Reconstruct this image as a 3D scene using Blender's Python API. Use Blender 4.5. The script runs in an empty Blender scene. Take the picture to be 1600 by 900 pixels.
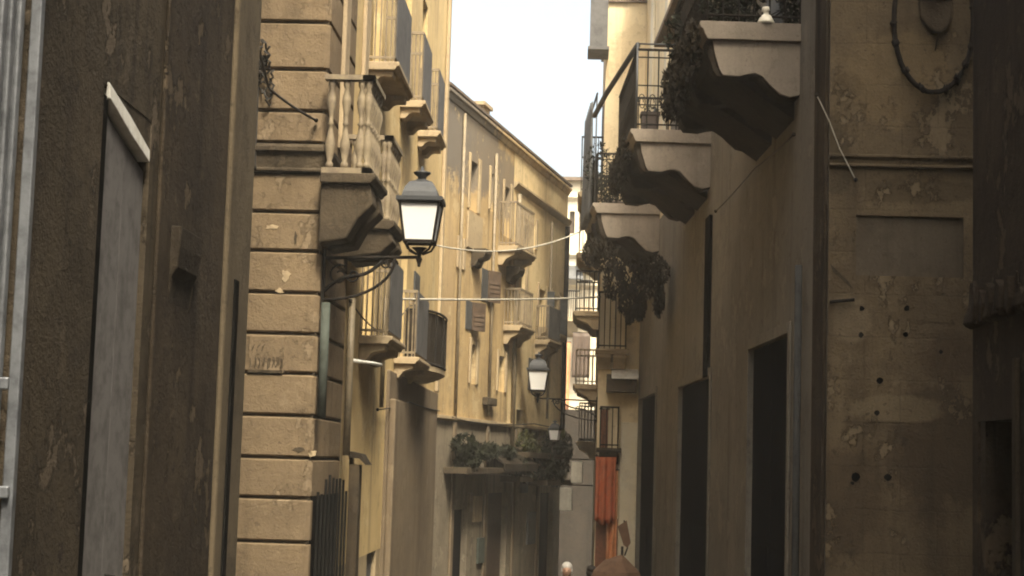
import bpy, bmesh, math, random
from mathutils import Vector, Matrix
random.seed(7)
rnd = random.uniform
C = bpy.context.scene.collection
SC = bpy.context.scene

# ------------------------------------------------------------------ camera
FPX = 2600.0
CAM = Vector((0, 0, 1.7))
YAW, PITCH, ROLL = math.atan(108/FPX), math.atan(270/FPX), math.radians(1.7)
fw = Vector((-math.sin(YAW)*math.cos(PITCH), math.cos(YAW)*math.cos(PITCH), math.sin(PITCH)))
r0 = fw.cross(Vector((0, 0, 1))).normalized(); u0 = r0.cross(fw)
rt = r0*math.cos(ROLL) + u0*math.sin(ROLL)
up = -r0*math.sin(ROLL) + u0*math.cos(ROLL)
cd = bpy.data.cameras.new('camera'); cam = bpy.data.objects.new('camera', cd); C.objects.link(cam)
cam.matrix_world = Matrix(((rt.x, up.x, -fw.x, CAM.x), (rt.y, up.y, -fw.y, CAM.y), (rt.z, up.z, -fw.z, CAM.z), (0, 0, 0, 1)))
cd.sensor_width = 36; cd.lens = 36*FPX/1600; cd.clip_end = 2000; cd.clip_start = 0.05
SC.camera = cam
def ray(px, py): return fw*FPX + rt*(px-800) - up*(py-450)
SLOPE = -0.06
def gz(y): return SLOPE*y

class Wall:                       # a vertical facade plane: s runs along it, d comes out of it, z is up
    def __init__(s, o, u):
        s.o = Vector((o[0], o[1], 0)); s.u = Vector((u[0], u[1], 0)).normalized()
        s.n = s.u.cross(Vector((0, 0, 1))); s.ang = math.atan2(s.u.y, s.u.x)
    def pt(s, a, d, z): return s.o + s.u*a + s.n*d + Vector((0, 0, z))
    def hit(s, px, py, d=0):      # where a sight line of the survey photograph meets the plane (s, z)
        r = ray(px, py); q = s.o + s.n*d
        t = (q - CAM).dot(s.n)/r.dot(s.n); p = CAM + r*t
        return (p - s.o).dot(s.u), p.z
    def S(s, px, py=450, d=0): return s.hit(px, py, d)[0]
    def Z(s, px, py, d=0): return s.hit(px, py, d)[1]
WORLD = Wall((0, 0), (1, 0))
def at(px, py, Y):
    r = ray(px, py); return CAM + r*((Y-CAM.y)/r.y)

# ------------------------------------------------------------------ mesh helper
class MB:
    def __init__(s, w=WORLD): s.w = w; s.v = []; s.f = []; s.sm = []
    def add(s, pts, faces, smooth=False):
        b = len(s.v); s.v += [s.w.pt(*p) for p in pts]
        s.f += [tuple(b+i for i in f) for f in faces]; s.sm += [smooth]*len(faces)
    def box(s, a0, a1, d0, d1, z0, z1, j=0):
        P = [(a, d, z) for z in (z0, z1) for d in (d0, d1) for a in (a0, a1)]
        if j: P = [(a+rnd(-j, j), d+rnd(-j, j), z+rnd(-j, j)) for a, d, z in P]
        s.add(P, [(0, 1, 3, 2), (4, 6, 7, 5), (0, 4, 5, 1), (2, 3, 7, 6), (0, 2, 6, 4), (1, 5, 7, 3)])
    def prof(s, poly, a0, a1):    # (d,z) profile pushed along the wall
        n = len(poly)
        s.add([(a0, d, z) for d, z in poly] + [(a1, d, z) for d, z in poly],
              [tuple(range(n)), tuple(range(2*n-1, n-1, -1))] + [(i, (i+1) % n, n+(i+1) % n, n+i) for i in range(n)])
    def plate(s, poly, d0, d1):   # (s,z) outline with thickness out of the wall
        n = len(poly)
        s.add([(a, d0, z) for a, z in poly] + [(a, d1, z) for a, z in poly],
              [tuple(range(n)), tuple(range(2*n-1, n-1, -1))] + [(i, (i+1) % n, n+(i+1) % n, n+i) for i in range(n)])
    def tube(s, pts, r, n=6, taper=None):
        P = [Vector(p) for p in pts]; rings = []
        for i, p in enumerate(P):
            t = (P[min(i+1, len(P)-1)] - P[max(i-1, 0)])
            t = t.normalized() if t.length > 1e-9 else Vector((0, 0, 1))
            a = t.cross(Vector((0, 0, 1)) if abs(t.z) < .9 else Vector((1, 0, 0))).normalized(); b = t.cross(a)
            rr = r if taper is None else r + (taper-r)*i/(len(P)-1)
            rings.append([tuple(p + (a*math.cos(2*math.pi*k/n) + b*math.sin(2*math.pi*k/n))*rr) for k in range(n)])
        V = [q for R in rings for q in R]; F = []
        for i in range(len(P)-1):
            for k in range(n):
                F.append((i*n+k, i*n+(k+1) % n, (i+1)*n+(k+1) % n, (i+1)*n+k))
        F.append(tuple(range(n))); F.append(tuple(range(len(V)-1, len(V)-n-1, -1)))
        s.add(V, F, n > 5)
    def lathe(s, c, prof, n=12, rot=0, smooth=True):
        V = []; F = []
        for r, z in prof:
            for k in range(n):
                t = 2*math.pi*k/n + rot
                V.append((c[0]+r*math.cos(t), c[1]+r*math.sin(t), c[2]+z))
        m = len(prof)
        for i in range(m-1):
            for k in range(n): F.append((i*n+k, i*n+(k+1) % n, (i+1)*n+(k+1) % n, (i+1)*n+k))
        F.append(tuple(range(n))); F.append(tuple(range(m*n-1, (m-1)*n-1, -1)))
        s.add(V, F, smooth)
    def wallgrid(s, a0, a1, z0, z1, holes=(), thick=.35, d=0, step=1.2):
        A = {a0, a1}; Z = {z0, z1}
        for h in holes: A |= {h[0], h[1]}; Z |= {h[2], h[3]}
        A = sorted(a for a in A if a0 <= a <= a1); Z = sorted(z for z in Z if z0 <= z <= z1)
        for i in range(len(A)-1):
            for k in range(len(Z)-1):
                ca, cz = (A[i]+A[i+1])/2, (Z[k]+Z[k+1])/2
                if any(h[0] < ca < h[1] and h[2] < cz < h[3] for h in holes): continue
                s.add([(A[i], d, Z[k]), (A[i+1], d, Z[k]), (A[i+1], d, Z[k+1]), (A[i], d, Z[k+1])], [(0, 1, 2, 3)])
        for h in holes:
            q = [(h[0], h[2]), (h[1], h[2]), (h[1], h[3]), (h[0], h[3])]
            for k in range(4):
                (p0, q0), (p1, q1) = q[k], q[(k+1) % 4]
                s.add([(p0, d, q0), (p0, d-thick, q0), (p1, d-thick, q1), (p1, d, q1)], [(0, 1, 2, 3)])
    def build(s, name, mat, parent=None, bevel=0, recalc=True):
        me = bpy.data.meshes.new(name)
        inv = Matrix.Identity(4)
        if parent is not None: inv = ROOTM[parent.name].inverted()
        me.from_pydata([tuple(inv @ v) for v in s.v], [], s.f)
        me.materials.append(mat)
        bm = bmesh.new(); bm.from_mesh(me)
        for f, sm in zip(bm.faces, s.sm): f.smooth = sm
        if recalc: bmesh.ops.recalc_face_normals(bm, faces=bm.faces)
        bm.to_mesh(me); bm.free()
        o = bpy.data.objects.new(name, me); C.objects.link(o)
        if parent is not None:
            o.parent = parent; ROOTM[o.name] = ROOTM[parent.name]
        else: ROOTM[o.name] = Matrix.Identity(4)
        if bevel:
            b = o.modifiers.new('bevel', 'BEVEL'); b.width = bevel; b.segments = 2; b.limit_method = 'ANGLE'
        return o
ROOTM = {}
def thing(name, label, cat, w, s, d, z, group=None):
    o = bpy.data.objects.new(name, None); C.objects.link(o); o.empty_display_size = .2
    p = w.pt(s, d, z); o.location = p; o.rotation_euler = (0, 0, w.ang)
    ROOTM[o.name] = Matrix.Translation(p) @ Matrix.Rotation(w.ang, 4, 'Z')
    o['label'] = label; o['category'] = cat
    if group: o['group'] = group
    return o

# ------------------------------------------------------------------ materials
def newmat(name, rough=.9, metal=0):
    m = bpy.data.materials.new(name); m.use_nodes = True
    nt = m.node_tree; b = nt.nodes['Principled BSDF']
    b.inputs['Roughness'].default_value = rough; b.inputs['Metallic'].default_value = metal
    b.inputs['Specular IOR Level'].default_value = .08
    return m, nt, b
def N(nt, t, **k):
    n = nt.nodes.new(t)
    for a, v in k.items():
        if hasattr(n, a): setattr(n, a, v)
        else: n.inputs[a].default_value = v
    return n
def noise(nt, co, scale, detail=6, rough=.6, sc=(1, 1, 1), off=(0, 0, 0)):
    mp = N(nt, 'ShaderNodeMapping'); mp.inputs['Scale'].default_value = sc; mp.inputs['Location'].default_value = off
    nt.links.new(co, mp.inputs['Vector'])
    n = N(nt, 'ShaderNodeTexNoise'); n.inputs['Scale'].default_value = scale
    n.inputs['Detail'].default_value = detail; n.inputs['Roughness'].default_value = rough
    nt.links.new(mp.outputs[0], n.inputs['Vector']); return n.outputs['Fac']
def ramp(nt, fac, lo, hi):
    r = N(nt, 'ShaderNodeMapRange'); r.inputs['From Min'].default_value = lo; r.inputs['From Max'].default_value = hi
    r.interpolation_type = 'SMOOTHSTEP'
    nt.links.new(fac, r.inputs['Value']); return r.outputs[0]
def mix(nt, fac, a, b, k=1.0):
    m = N(nt, 'ShaderNodeMix', data_type='RGBA')
    if k != 1.0:
        q = N(nt, 'ShaderNodeMath', operation='MULTIPLY'); q.inputs[1].default_value = k
        nt.links.new(fac, q.inputs[0]); fac = q.outputs[0]
    nt.links.new(fac, m.inputs[0])
    for i, c in ((6, a), (7, b)):
        if isinstance(c, tuple): m.inputs[i].default_value = (*c, 1)
        else: nt.links.new(c, m.inputs[i])
    return m.outputs[2]
def plaster(name, base, var, dark, light=None, streak=.5, scale=1.0, bump=.4, patches=(), seed=0, rough=.92, root=None, horiz=False, axis=0, peel=.5, joints=0, bands=0):
    m, nt, b = newmat(name, rough)
    co = N(nt, 'ShaderNodeTexCoord').outputs['Object']
    o = (seed*3.7, seed*1.3, seed*5.1)
    n1 = noise(nt, co, .55*scale, 8, .65, off=o); n2 = noise(nt, co, 2.6*scale, 8, .7, off=o); n3 = noise(nt, co, 40, 4, .7)
    col = mix(nt, ramp(nt, n1, .35, .65), base, var)
    col = mix(nt, ramp(nt, n2, .52, .72), col, dark, .45)
    if light: col = mix(nt, ramp(nt, noise(nt, co, 1.7*scale, 9, .7, off=(9, 2, seed)), .56, .68), col, light, .6)
    if streak:
        st = noise(nt, co, 1.0, 6, .6, (3.2, 3.2, .22) if not horiz else (.4, .4, 5), off=o)
        col = mix(nt, ramp(nt, st, .5, .75), col, dark, streak)
        st2 = noise(nt, co, 1.0, 5, .65, (11, 11, .5) if not horiz else (.8, .8, 14), off=o)
        col = mix(nt, ramp(nt, st2, .54, .75), col, dark, streak*.6)
    # damp stains and repairs with a place and an outline of their own
    if patches:
        wn = noise(nt, co, 2.2, 6, .7, off=(4, seed, 1))
        for (a, z, ra, rz, c, k) in patches:
            mp = N(nt, 'ShaderNodeMapping'); mp.inputs['Location'].default_value = (-a/ra, 0, -z/rz) if axis == 0 else (0, -a/ra, -z/rz)
            mp.inputs['Scale'].default_value = (1/ra, 0, 1/rz) if axis == 0 else (0, 1/ra, 1/rz); nt.links.new(co, mp.inputs['Vector'])
            ln = N(nt, 'ShaderNodeVectorMath', operation='LENGTH'); nt.links.new(mp.outputs[0], ln.inputs[0])
            ad = N(nt, 'ShaderNodeMath', operation='MULTIPLY_ADD'); ad.inputs[1].default_value = 1.5; ad.inputs[2].default_value = -.75
            nt.links.new(wn, ad.inputs[0])
            sm = N(nt, 'ShaderNodeMath', operation='ADD'); nt.links.new(ln.outputs['Value'], sm.inputs[0]); nt.links.new(ad.outputs[0], sm.inputs[1])
            col = mix(nt, ramp(nt, sm.outputs[0], 1.05, .75), col, c, k)
    if bands:                     # every course of stone has its own tone
        bn = noise(nt, co, 1.0, 2, .5, (.25, .25, 2.4), off=o)
        col = mix(nt, ramp(nt, bn, .42, .6), col, var, bands)
    # flaking skin: sharp edged islands where the coat has come away
    pn = noise(nt, co, 1.15*scale, 10, .72, (1, 1, .8), off=(o[1]+5, o[2], o[0]))
    pm_ = ramp(nt, pn, .575, .6); pe = ramp(nt, pn, .545, .575)
    col = mix(nt, pe, col, dark, peel*.5); col = mix(nt, pm_, col, light or var, peel)
    pn2 = noise(nt, co, 5.5*scale, 8, .75, off=(o[2], o[0], 3))
    col = mix(nt, ramp(nt, pn2, .6, .64), col, dark, peel*.9)
    jh = None
    if joints:
        sx_ = N(nt, 'ShaderNodeSeparateXYZ'); nt.links.new(co, sx_.inputs[0])
        sa = N(nt, 'ShaderNodeMath', operation='ADD'); nt.links.new(sx_.outputs[0], sa.inputs[0]); nt.links.new(sx_.outputs[1], sa.inputs[1])
        wb = N(nt, 'ShaderNodeMath', operation='MULTIPLY_ADD'); wb.inputs[1].default_value = .06; nt.links.new(n2, wb.inputs[0]); nt.links.new(sx_.outputs[2], wb.inputs[2])
        cb_ = N(nt, 'ShaderNodeCombineXYZ'); nt.links.new(sa.outputs[0], cb_.inputs[0]); nt.links.new(wb.outputs[0], cb_.inputs[1])
        br = N(nt, 'ShaderNodeTexBrick'); br.inputs['Scale'].default_value = 1; br.inputs['Mortar Size'].default_value = .012; br.inputs['Mortar Smooth'].default_value = .6
        br.inputs['Brick Width'].default_value = .75; br.inputs['Row Height'].default_value = .42
        br.inputs['Color1'].default_value = (0, 0, 0, 1); br.inputs['Color2'].default_value = (.5, .5, .5, 1); br.inputs['Mortar'].default_value = (1, 1, 1, 1)
        nt.links.new(cb_.outputs[0], br.inputs['Vector'])
        jm = N(nt, 'ShaderNodeMath', operation='MULTIPLY'); nt.links.new(br.outputs['Fac'], jm.inputs[0]); nt.links.new(ramp(nt, n1, .38, .55), jm.inputs[1])
        col = mix(nt, br.outputs['Color'], col, dark, joints*.35); col = mix(nt, jm.outputs[0], col, dark, joints); jh = jm.outputs[0]
    gr = ramp(nt, n3, .3, .8)
    col = mix(nt, gr, col, dark, .22)
    nt.links.new(col, b.inputs['Base Color'])
    bp = N(nt, 'ShaderNodeBump'); bp.inputs['Strength'].default_value = bump; bp.inputs['Distance'].default_value = .03
    mx = N(nt, 'ShaderNodeMath', operation='MULTIPLY_ADD'); mx.inputs[1].default_value = .35
    nt.links.new(n3, mx.inputs[0]); nt.links.new(n2, mx.inputs[2]); hh_ = mx.outputs[0]
    for src, kk in ((pm_, -.5*peel), (jh, -.5*joints)):
        if src is None: continue
        ax = N(nt, 'ShaderNodeMath', operation='MULTIPLY_ADD'); ax.inputs[1].default_value = kk; nt.links.new(src, ax.inputs[0]); nt.links.new(hh_, ax.inputs[2]); hh_ = ax.outputs[0]
    nt.links.new(hh_, bp.inputs['Height'])
    nt.links.new(bp.outputs[0], b.inputs['Normal'])
    return m
def paint(name, c, c2=None, rough=.5, metal=0, scale=8, spec=.3):
    m, nt, b = newmat(name, rough, metal); b.inputs['Specular IOR Level'].default_value = spec
    co = N(nt, 'ShaderNodeTexCoord').outputs['Object']
    c2 = c2 or tuple(x*.6 for x in c)
    col = mix(nt, ramp(nt, noise(nt, co, scale, 7, .7), .4, .7), c, c2)
    col = mix(nt, ramp(nt, noise(nt, co, 1, 5, .6, (9, 9, .6)), .5, .75), col, c2, .5)
    nt.links.new(col, b.inputs['Base Color'])
    bp = N(nt, 'ShaderNodeBump'); bp.inputs['Strength'].default_value = .2; bp.inputs['Distance'].default_value = .01
    nt.links.new(noise(nt, co, scale*3, 4, .6), bp.inputs['Height']); nt.links.new(bp.outputs[0], b.inputs['Normal'])
    return m
def leafmat(name, c1, c2):
    m, nt, b = newmat(name, .6)
    co = N(nt, 'ShaderNodeTexCoord').outputs['Object']
    nt.links.new(mix(nt, ramp(nt, noise(nt, co, 9, 3), .35, .65), c1, c2), b.inputs['Base Color'])
    return m

# ------------------------------------------------------------------ survey planes
L0 = Wall((-2.5, 0), (0, 1))
A = Wall((-2.6, 16.4), (0, 1)); AF = Wall((-2.6, 16.4), (1, 0))
YB = 16.4 + A.S(691, 300)
B = Wall((-2.6, YB), (2.27, 11.5))
R1far = Vector((1.32, 36.6)); R1near = Vector((2.43, 16.4))
R = Wall((1.32, 36.6), (R1near - R1far)); RL = (R1near - R1far).length
RF = Wall((2.43, 16.4), (1, 0))
R0 = Wall((2.9, 0), (0, -1))
R2 = Wall((1.32, 36.55), (1, 0))
CC = Wall((0, 62), (1, 0))

# materials
def patch(w, px, py, rx, ry, c, k, root):      # stain centre from the survey, in the building's own coordinates
    a, z = w.hit(px, py); return (a, z - root, rx, ry, c, k)
M = {}
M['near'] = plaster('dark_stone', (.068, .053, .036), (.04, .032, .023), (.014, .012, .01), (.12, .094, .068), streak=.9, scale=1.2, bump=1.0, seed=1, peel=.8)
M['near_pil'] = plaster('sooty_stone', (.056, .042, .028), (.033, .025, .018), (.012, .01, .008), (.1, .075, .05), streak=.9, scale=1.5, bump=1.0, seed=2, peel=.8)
M['near_tan'] = plaster('tan_stone', (.12, .093, .06), (.08, .063, .042), (.035, .027, .02), None, streak=.6, bump=.6, seed=3)
M['metal_grey'] = paint('grey_door_paint', (.155, .145, .14), (.095, .089, .085), .75, 0, 8, .1)
M['shutter'] = paint('galvanised_shutter', (.2, .21, .225), (.1, .105, .115), .4, .4)
M['white_strip'] = paint('white_metal', (.8, .78, .72), (.6, .57, .5), .5)
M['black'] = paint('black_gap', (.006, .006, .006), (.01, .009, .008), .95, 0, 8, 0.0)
M['iron'] = paint('black_iron', (.014, .013, .012), (.03, .023, .018), .85, 0, 8, .04)
M['rust'] = plaster('rusticated_stone', (.235, .17, .102), (.175, .128, .08), (.075, .055, .036), (.3, .225, .145), streak=.5, scale=1.6, bump=.9, seed=4, bands=.6, peel=.55)
M['yellow'] = plaster('yellow_plaster', (.62, .46, .225), (.5, .365, .18), (.24, .175, .1), (.68, .55, .31), streak=.6, scale=.9, bump=.3, seed=5)
M['brown_pl'] = plaster('brown_plaster', (.2, .152, .098), (.155, .118, .08), (.07, .055, .04), (.26, .2, .13), streak=.5, bump=.4, seed=6)
M['tan_pl'] = plaster('sand_plaster', (.42, .33, .2), (.35, .27, .17), (.16, .12, .08), None, streak=.45, bump=.3, seed=7)
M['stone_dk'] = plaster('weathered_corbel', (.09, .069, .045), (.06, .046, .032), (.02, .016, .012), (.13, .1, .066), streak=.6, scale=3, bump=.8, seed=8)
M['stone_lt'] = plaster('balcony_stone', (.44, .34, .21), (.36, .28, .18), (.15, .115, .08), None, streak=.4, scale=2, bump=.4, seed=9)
M['grey_panel'] = paint('grey_sheet', (.12, .116, .112), (.08, .078, .076), .8, 0, 5, .05)
M['dark_and_shade'] = plaster('dark_stone_and_shade', (.04, .031, .022), (.028, .022, .016), (.01, .008, .006), (.06, .047, .032), streak=.6, scale=3, bump=1.0, seed=41)  # near-black; on balcony undersides and the far lower wall it paints in shade
M['slab_grey'] = plaster('grey_render', (.24, .2, .16), (.2, .168, .133), (.085, .07, .054), (.28, .235, .185), streak=.35, scale=2, bump=.3, seed=10)
M['taupe'] = plaster('taupe_plaster', (.2, .18, .15), (.16, .143, .12), (.075, .065, .052), (.25, .22, .18), streak=.6, scale=1.2, bump=.6, seed=11, peel=.6)
M['cream_up'] = plaster('cream_plaster', (.78, .65, .42), (.7, .57, .36), (.36, .27, .17), None, streak=.45, bump=.3, seed=12)
M['ivory'] = plaster('ivory_plaster', (.64, .55, .38), (.72, .66, .52), (.4, .34, .26), None, streak=.4, bump=.2, seed=13)
M['roof'] = plaster('old_tiles', (.2, .15, .11), (.15, .12, .1), (.07, .06, .05), None, streak=.2, scale=4, bump=.8, seed=14)
M['pave'] = plaster('street_paving', (.09, .078, .064), (.07, .06, .05), (.03, .027, .024), None, streak=0, scale=2, bump=.5, seed=15)
M['shut_dk'] = paint('dark_shutter', (.07, .072, .07), (.045, .045, .045), .6)
M['glass_dk'] = paint('window_glass', (.02, .022, .025), (.03, .032, .035), .12, 0, 3, .5)
M['wood'] = paint('brown_wood', (.09, .06, .04), (.05, .035, .025), .6)
M['door_dk'] = paint('dark_door', (.007, .008, .011), (.01, .009, .009), .95, 0, 8, 0.0)
M['pipe_green'] = paint('green_pipe', (.075, .085, .072), (.05, .055, .045), .8, 0, 8, .05)
M['pipe_tan'] = paint('tan_pipe', (.25, .2, .13), (.15, .12, .08), .5)
M['pipe_grey'] = paint('grey_pipe', (.05, .05, .048), (.03, .03, .03), .8, 0, 8, .03)
M['cord'] = paint('white_cord', (.42, .39, .32), (.3, .27, .22), .9)
M['cable'] = paint('black_cable', (.02, .018, .016), (.04, .032, .025), .6)
M['orange'] = paint('orange_cloth', (.5, .15, .075), (.3, .1, .055), .9, 0, 2, .05)
M['orange_pale'] = paint('faded_orange_cloth', (.72, .33, .16), (.55, .22, .1), .8, 0, 3)
M['red_brown'] = paint('red_brown_cloth', (.22, .09, .05), (.13, .06, .035), .8)
M['teal'] = paint('teal_cloth', (.2, .5, .4), (.15, .38, .32), .8)
M['white_sign'] = paint('white_sign', (.75, .7, .58), (.6, .55, .44), .6)
M['drape'] = paint('grey_drape', (.12, .122, .12), (.07, .072, .07), .9, 0, 2)
M['leaf_dk'] = leafmat('dark_leaves', (.008, .009, .006), (.018, .02, .011))
M['leaf_dry'] = leafmat('dry_leaves', (.026, .02, .012), (.013, .01, .007))
M['leaf_lt'] = leafmat('pale_leaves', (.025, .028, .012), (.06, .06, .022))
M['terracotta'] = paint('terracotta', (.06, .045, .038), (.035, .028, .024), .8)
M['parasol'] = paint('brown_canvas', (.13, .075, .045), (.09, .05, .03), .9)
def glass_white():
    m, nt, b = newmat('frosted_glass', .3)
    b.inputs['Base Color'].default_value = (.95, .94, .9, 1); b.inputs['Transmission Weight'].default_value = .15
    b.inputs['Roughness'].default_value = .55
    return m
M['frost'] = glass_white()

# ------------------------------------------------------------------ ground
g = MB(); nx = 24
g.add([(-400, 20-y, gz(y)) if False else (x, -y, gz(y)) for y in (-60, 420) for x in (-400, 400)], [(0, 1, 3, 2)])
go = g.build('ground', M['pave']); go['kind'] = 'structure'

# ------------------------------------------------------------------ shared pieces
def body(w, parent, a0, a1, depth, z0, z1, mat, overhang=.25, roofmat=None, name='rear_wall', eave=.12):
    m = MB(w); m.box(a0, a1, -depth, -.45, z0, z1); m.build(name, mat, parent)
    r = MB(w); r.prof([(overhang, z1+.05), (overhang, z1+.05+eave), (-depth/2, z1+eave+depth*.16), (-depth-.1, z1+eave+.1), (-depth-.1, z1+.05)], a0-.05, a1+.05)
    return r.build('roof', roofmat or M['roof'], parent)
def turned(m, a, d, z, h, r=.05):
    pr = [(.75, 0), (.75, .05), (.45, .08), (.95, .2), (1, .28), (.5, .42), (.4, .48), (.7, .5), (.4, .53), (.45, .6), (.9, .74), (.85, .8), (.4, .9), (.75, .94), (.75, 1)]
    m.lathe((a, d, z), [(q*r, t*h) for q, t in pr], 10)
def window(w, parent, a0, a1, z0, z1, depth=.2, frame=None, shutters=None, fw_=.06, inset=None):
    f = MB(w); d = -depth
    f.box(a0, a0+fw_, d-.05, d, z0, z1); f.box(a1-fw_, a1, d-.05, d, z0, z1)
    f.box(a0+fw_, a1-fw_, d-.05, d, z0, z0+fw_); f.box(a0+fw_, a1-fw_, d-.05, d, z1-fw_, z1)
    f.box((a0+a1)/2-.03, (a0+a1)/2+.03, d-.045, d-.005, z0+fw_, z1-fw_)
    o = f.build('window', frame or M['wood'], parent)
    p = MB(w); p.box(a0+fw_*.5, a1-fw_*.5, d-.04, d-.03, z0+fw_*.5, z1-fw_*.5); p.build('pane', M['glass_dk'], o)
    return o
def shutter(w, parent, a, z0, z1, wd, ang=75, mat=None, side=1):
    # a louvred leaf hinged at s=a and swung out of the wall
    t = math.radians(ang); m = MB(w); dx, dd = math.cos(t)*side, math.sin(t)
    nx_, nd = -dd*side*.018, math.cos(t)*.018
    P = []
    for z in (z0, z1):
        for (k, e) in ((0, 1), (1, 1), (1, -1), (0, -1)):
            P.append((a+dx*wd*k+nx_*e, .02+dd*wd*k+nd*e, z))
    m.add(P, [(0, 1, 2, 3), (7, 6, 5, 4), (0, 4, 5, 1), (1, 5, 6, 2), (2, 6, 7, 3), (3, 7, 4, 0)])
    n = int((z1-z0-.2)/.09)
    for i in range(n):
        z = z0+.1+i*.09
        for e in (1, -1):
            q = [(a+dx*wd*k+nx_*e*1.0, .02+dd*wd*k+nd*e*1.0, zz) for k, zz in ((.12, z), (.88, z), (.88, z+.06), (.12, z+.06))]
            off = [(p[0]+nx_*e*.7*(i2 < 2), p[1]+nd*e*.7*(i2 < 2), p[2]) for i2, p in enumerate(q)]
            m.add(off, [(0, 1, 2, 3)])
    return m.build('shutter', mat or M['shut_dk'], parent, recalc=False)
def gable_corbel(w, parent, a0, a1, d, z, mat, h=.3):
    m = MB(w); m.prof([(0, z), (d, z), (d, z-h*.25), (d*.85, z-h*.5), (d*.5, z-h*.62), (d*.3, z-h), (0, z-h)], a0, a1)
    return m.build('corbel', mat, parent, .012)
def rail_balcony(w, parent, a0, a1, p, z, h=1.0, slab=.14, mats=None, closed=True, corb=.35, bars=9, round_=False):
    """small street balcony: slab, moulded corbels, bars, and a sheet fixed to the front of the railing"""
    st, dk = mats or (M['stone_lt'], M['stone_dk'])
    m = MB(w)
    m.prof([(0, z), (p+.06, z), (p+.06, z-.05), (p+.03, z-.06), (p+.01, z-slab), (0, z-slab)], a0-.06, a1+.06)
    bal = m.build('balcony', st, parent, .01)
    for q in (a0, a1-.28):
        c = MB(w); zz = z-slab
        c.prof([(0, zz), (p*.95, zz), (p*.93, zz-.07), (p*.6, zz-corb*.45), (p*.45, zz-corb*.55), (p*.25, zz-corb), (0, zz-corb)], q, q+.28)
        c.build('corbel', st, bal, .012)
    r = MB(w)
    r.box(a0, a1, p-.03, p, z+h-.04, z+h); r.box(a0, a0+.03, 0, p-.03, z+h-.04, z+h); r.box(a1-.03, a1, 0, p-.03, z+h-.04, z+h)
    r.box(a0, a1, p-.025, p-.005, z+.05, z+.08); r.box(a0+.005, a0+.025, 0, p-.03, z+.05, z+.08); r.box(a1-.025, a1-.005, 0, p-.03, z+.05, z+.08)
    for i in range(5):
        d = p*(i+.1)/5
        for a in (a0+.015, a1-.015): r.tube([(a, d, z), (a, d, z+h)], .011, 5)
    n = max(3, int((a1-a0)/.12))
    for i in range(n+1):
        a = a0+.015+(a1-a0-.03)*i/n; r.tube([(a, p-.015, z), (a, p-.015, z+h)], .011, 5)
    r.build('railing', M['iron'] if not closed and w is not B else M['rail_tan'], bal)
    if closed:
        s = MB(w); s.box(a0+.02, a1-.02, p+.003, p+.012, z+.06, z+h-.02); s.build('privacy_screen', M['grey_panel'], bal)
    return bal
M['rail_tan'] = paint('weathered_rail', (.24, .19, .12), (.15, .115, .08), .7)

# ------------------------------------------------------------------ near left building
zb = -1.3
LE = L0.S(377)
nl = thing('dark_stone_building', 'dark stone building with grey plank door and ribbed metal shutter at left edge', 'building', L0, 0, 0, zb)
sh1 = L0.S(33); dj0, dj1 = L0.S(146), L0.S(224)
dzt = L0.Z(160, 128)
sh0 = sh1-2.2
mw = MB(L0)
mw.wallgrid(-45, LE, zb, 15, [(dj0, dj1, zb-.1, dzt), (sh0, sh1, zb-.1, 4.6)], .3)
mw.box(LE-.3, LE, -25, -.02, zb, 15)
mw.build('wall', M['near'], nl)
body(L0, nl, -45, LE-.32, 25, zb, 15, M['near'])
# slanting filler over the door, with a pale flashing strip under it
z1 = L0.Z(224, 235)
f = MB(L0); f.plate([(dj0+.001, dzt-.001), (dj1-.001, dzt-.001), (dj1-.001, z1)], -.2, -.004); f.build('door_head', M['near'], nl)
f = MB(L0); zt = .12
e0_, e1_ = L0.S(150), dj1-.06
f.plate([(e0_, dzt+.02), (e0_+(e1_-e0_)*.5, (dzt+z1)/2+.03), (e1_, z1+.02), (e1_+.01, z1-.05), (e0_+(e1_-e0_)*.55, (dzt+z1)/2-.07), (e0_+.03, dzt-.06)], -.06, .012); f.build('flashing_strip', M['white_strip'], nl, .004)
dl0 = L0.S(157)
f = MB(L0); n = 2
mid = L0.S(190)
def zl(a): return dzt+(z1-dzt)*(a-dj0)/(dj1-dj0)-.1
for a0, a1, dq in ((dl0, dl0+.12, -.022), (dl0+.1205, mid, -.025), (mid+.0005, mid+.012, -.05), (mid+.0125, dj1-.13, -.029), (dj1-.1295, dj1-.004, -.032)):
    f.plate([(a0, zb), (a1, zb), (a1, zl(a1)), (a0, zl(a0))], -.06, dq)
dd = f.build('door', M['metal_grey'], nl, .006)
h = MB(L0); h.tube([(mid+.06, -.025, .9), (mid+.06, .02, .9), (mid+.06, .02, 1.02), (mid+.06, -.025, 1.02)], .012); h.build('handle', M['iron'], dd)
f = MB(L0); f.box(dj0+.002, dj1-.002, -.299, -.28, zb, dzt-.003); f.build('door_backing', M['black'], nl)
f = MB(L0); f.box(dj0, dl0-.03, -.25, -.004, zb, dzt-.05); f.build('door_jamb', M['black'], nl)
# ribbed shutter
f = MB(L0); k = 0; a = sh0
while a < sh1-.03:
    f.box(a+.001, min(a+.055, sh1-.002), -.1, -.03 if k % 2 else -.055, zb, 4.59); a += .056; k += 1
so = f.build('roller_shutter', M['shutter'], nl, .01)
f = MB(L0); f.box(sh1-.035, sh1+.015, -.02, .03, zb, 6.5); f.build('shutter_guide', M['shutter'], nl, .006)
for py in (600, 770):
    h = MB(L0); a, z = L0.hit(7, py); h.box(a-.015, a+.015, -.03, .02, z-.025, z+.03); h.build('lock', M['shutter'], so, .008)
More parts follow.
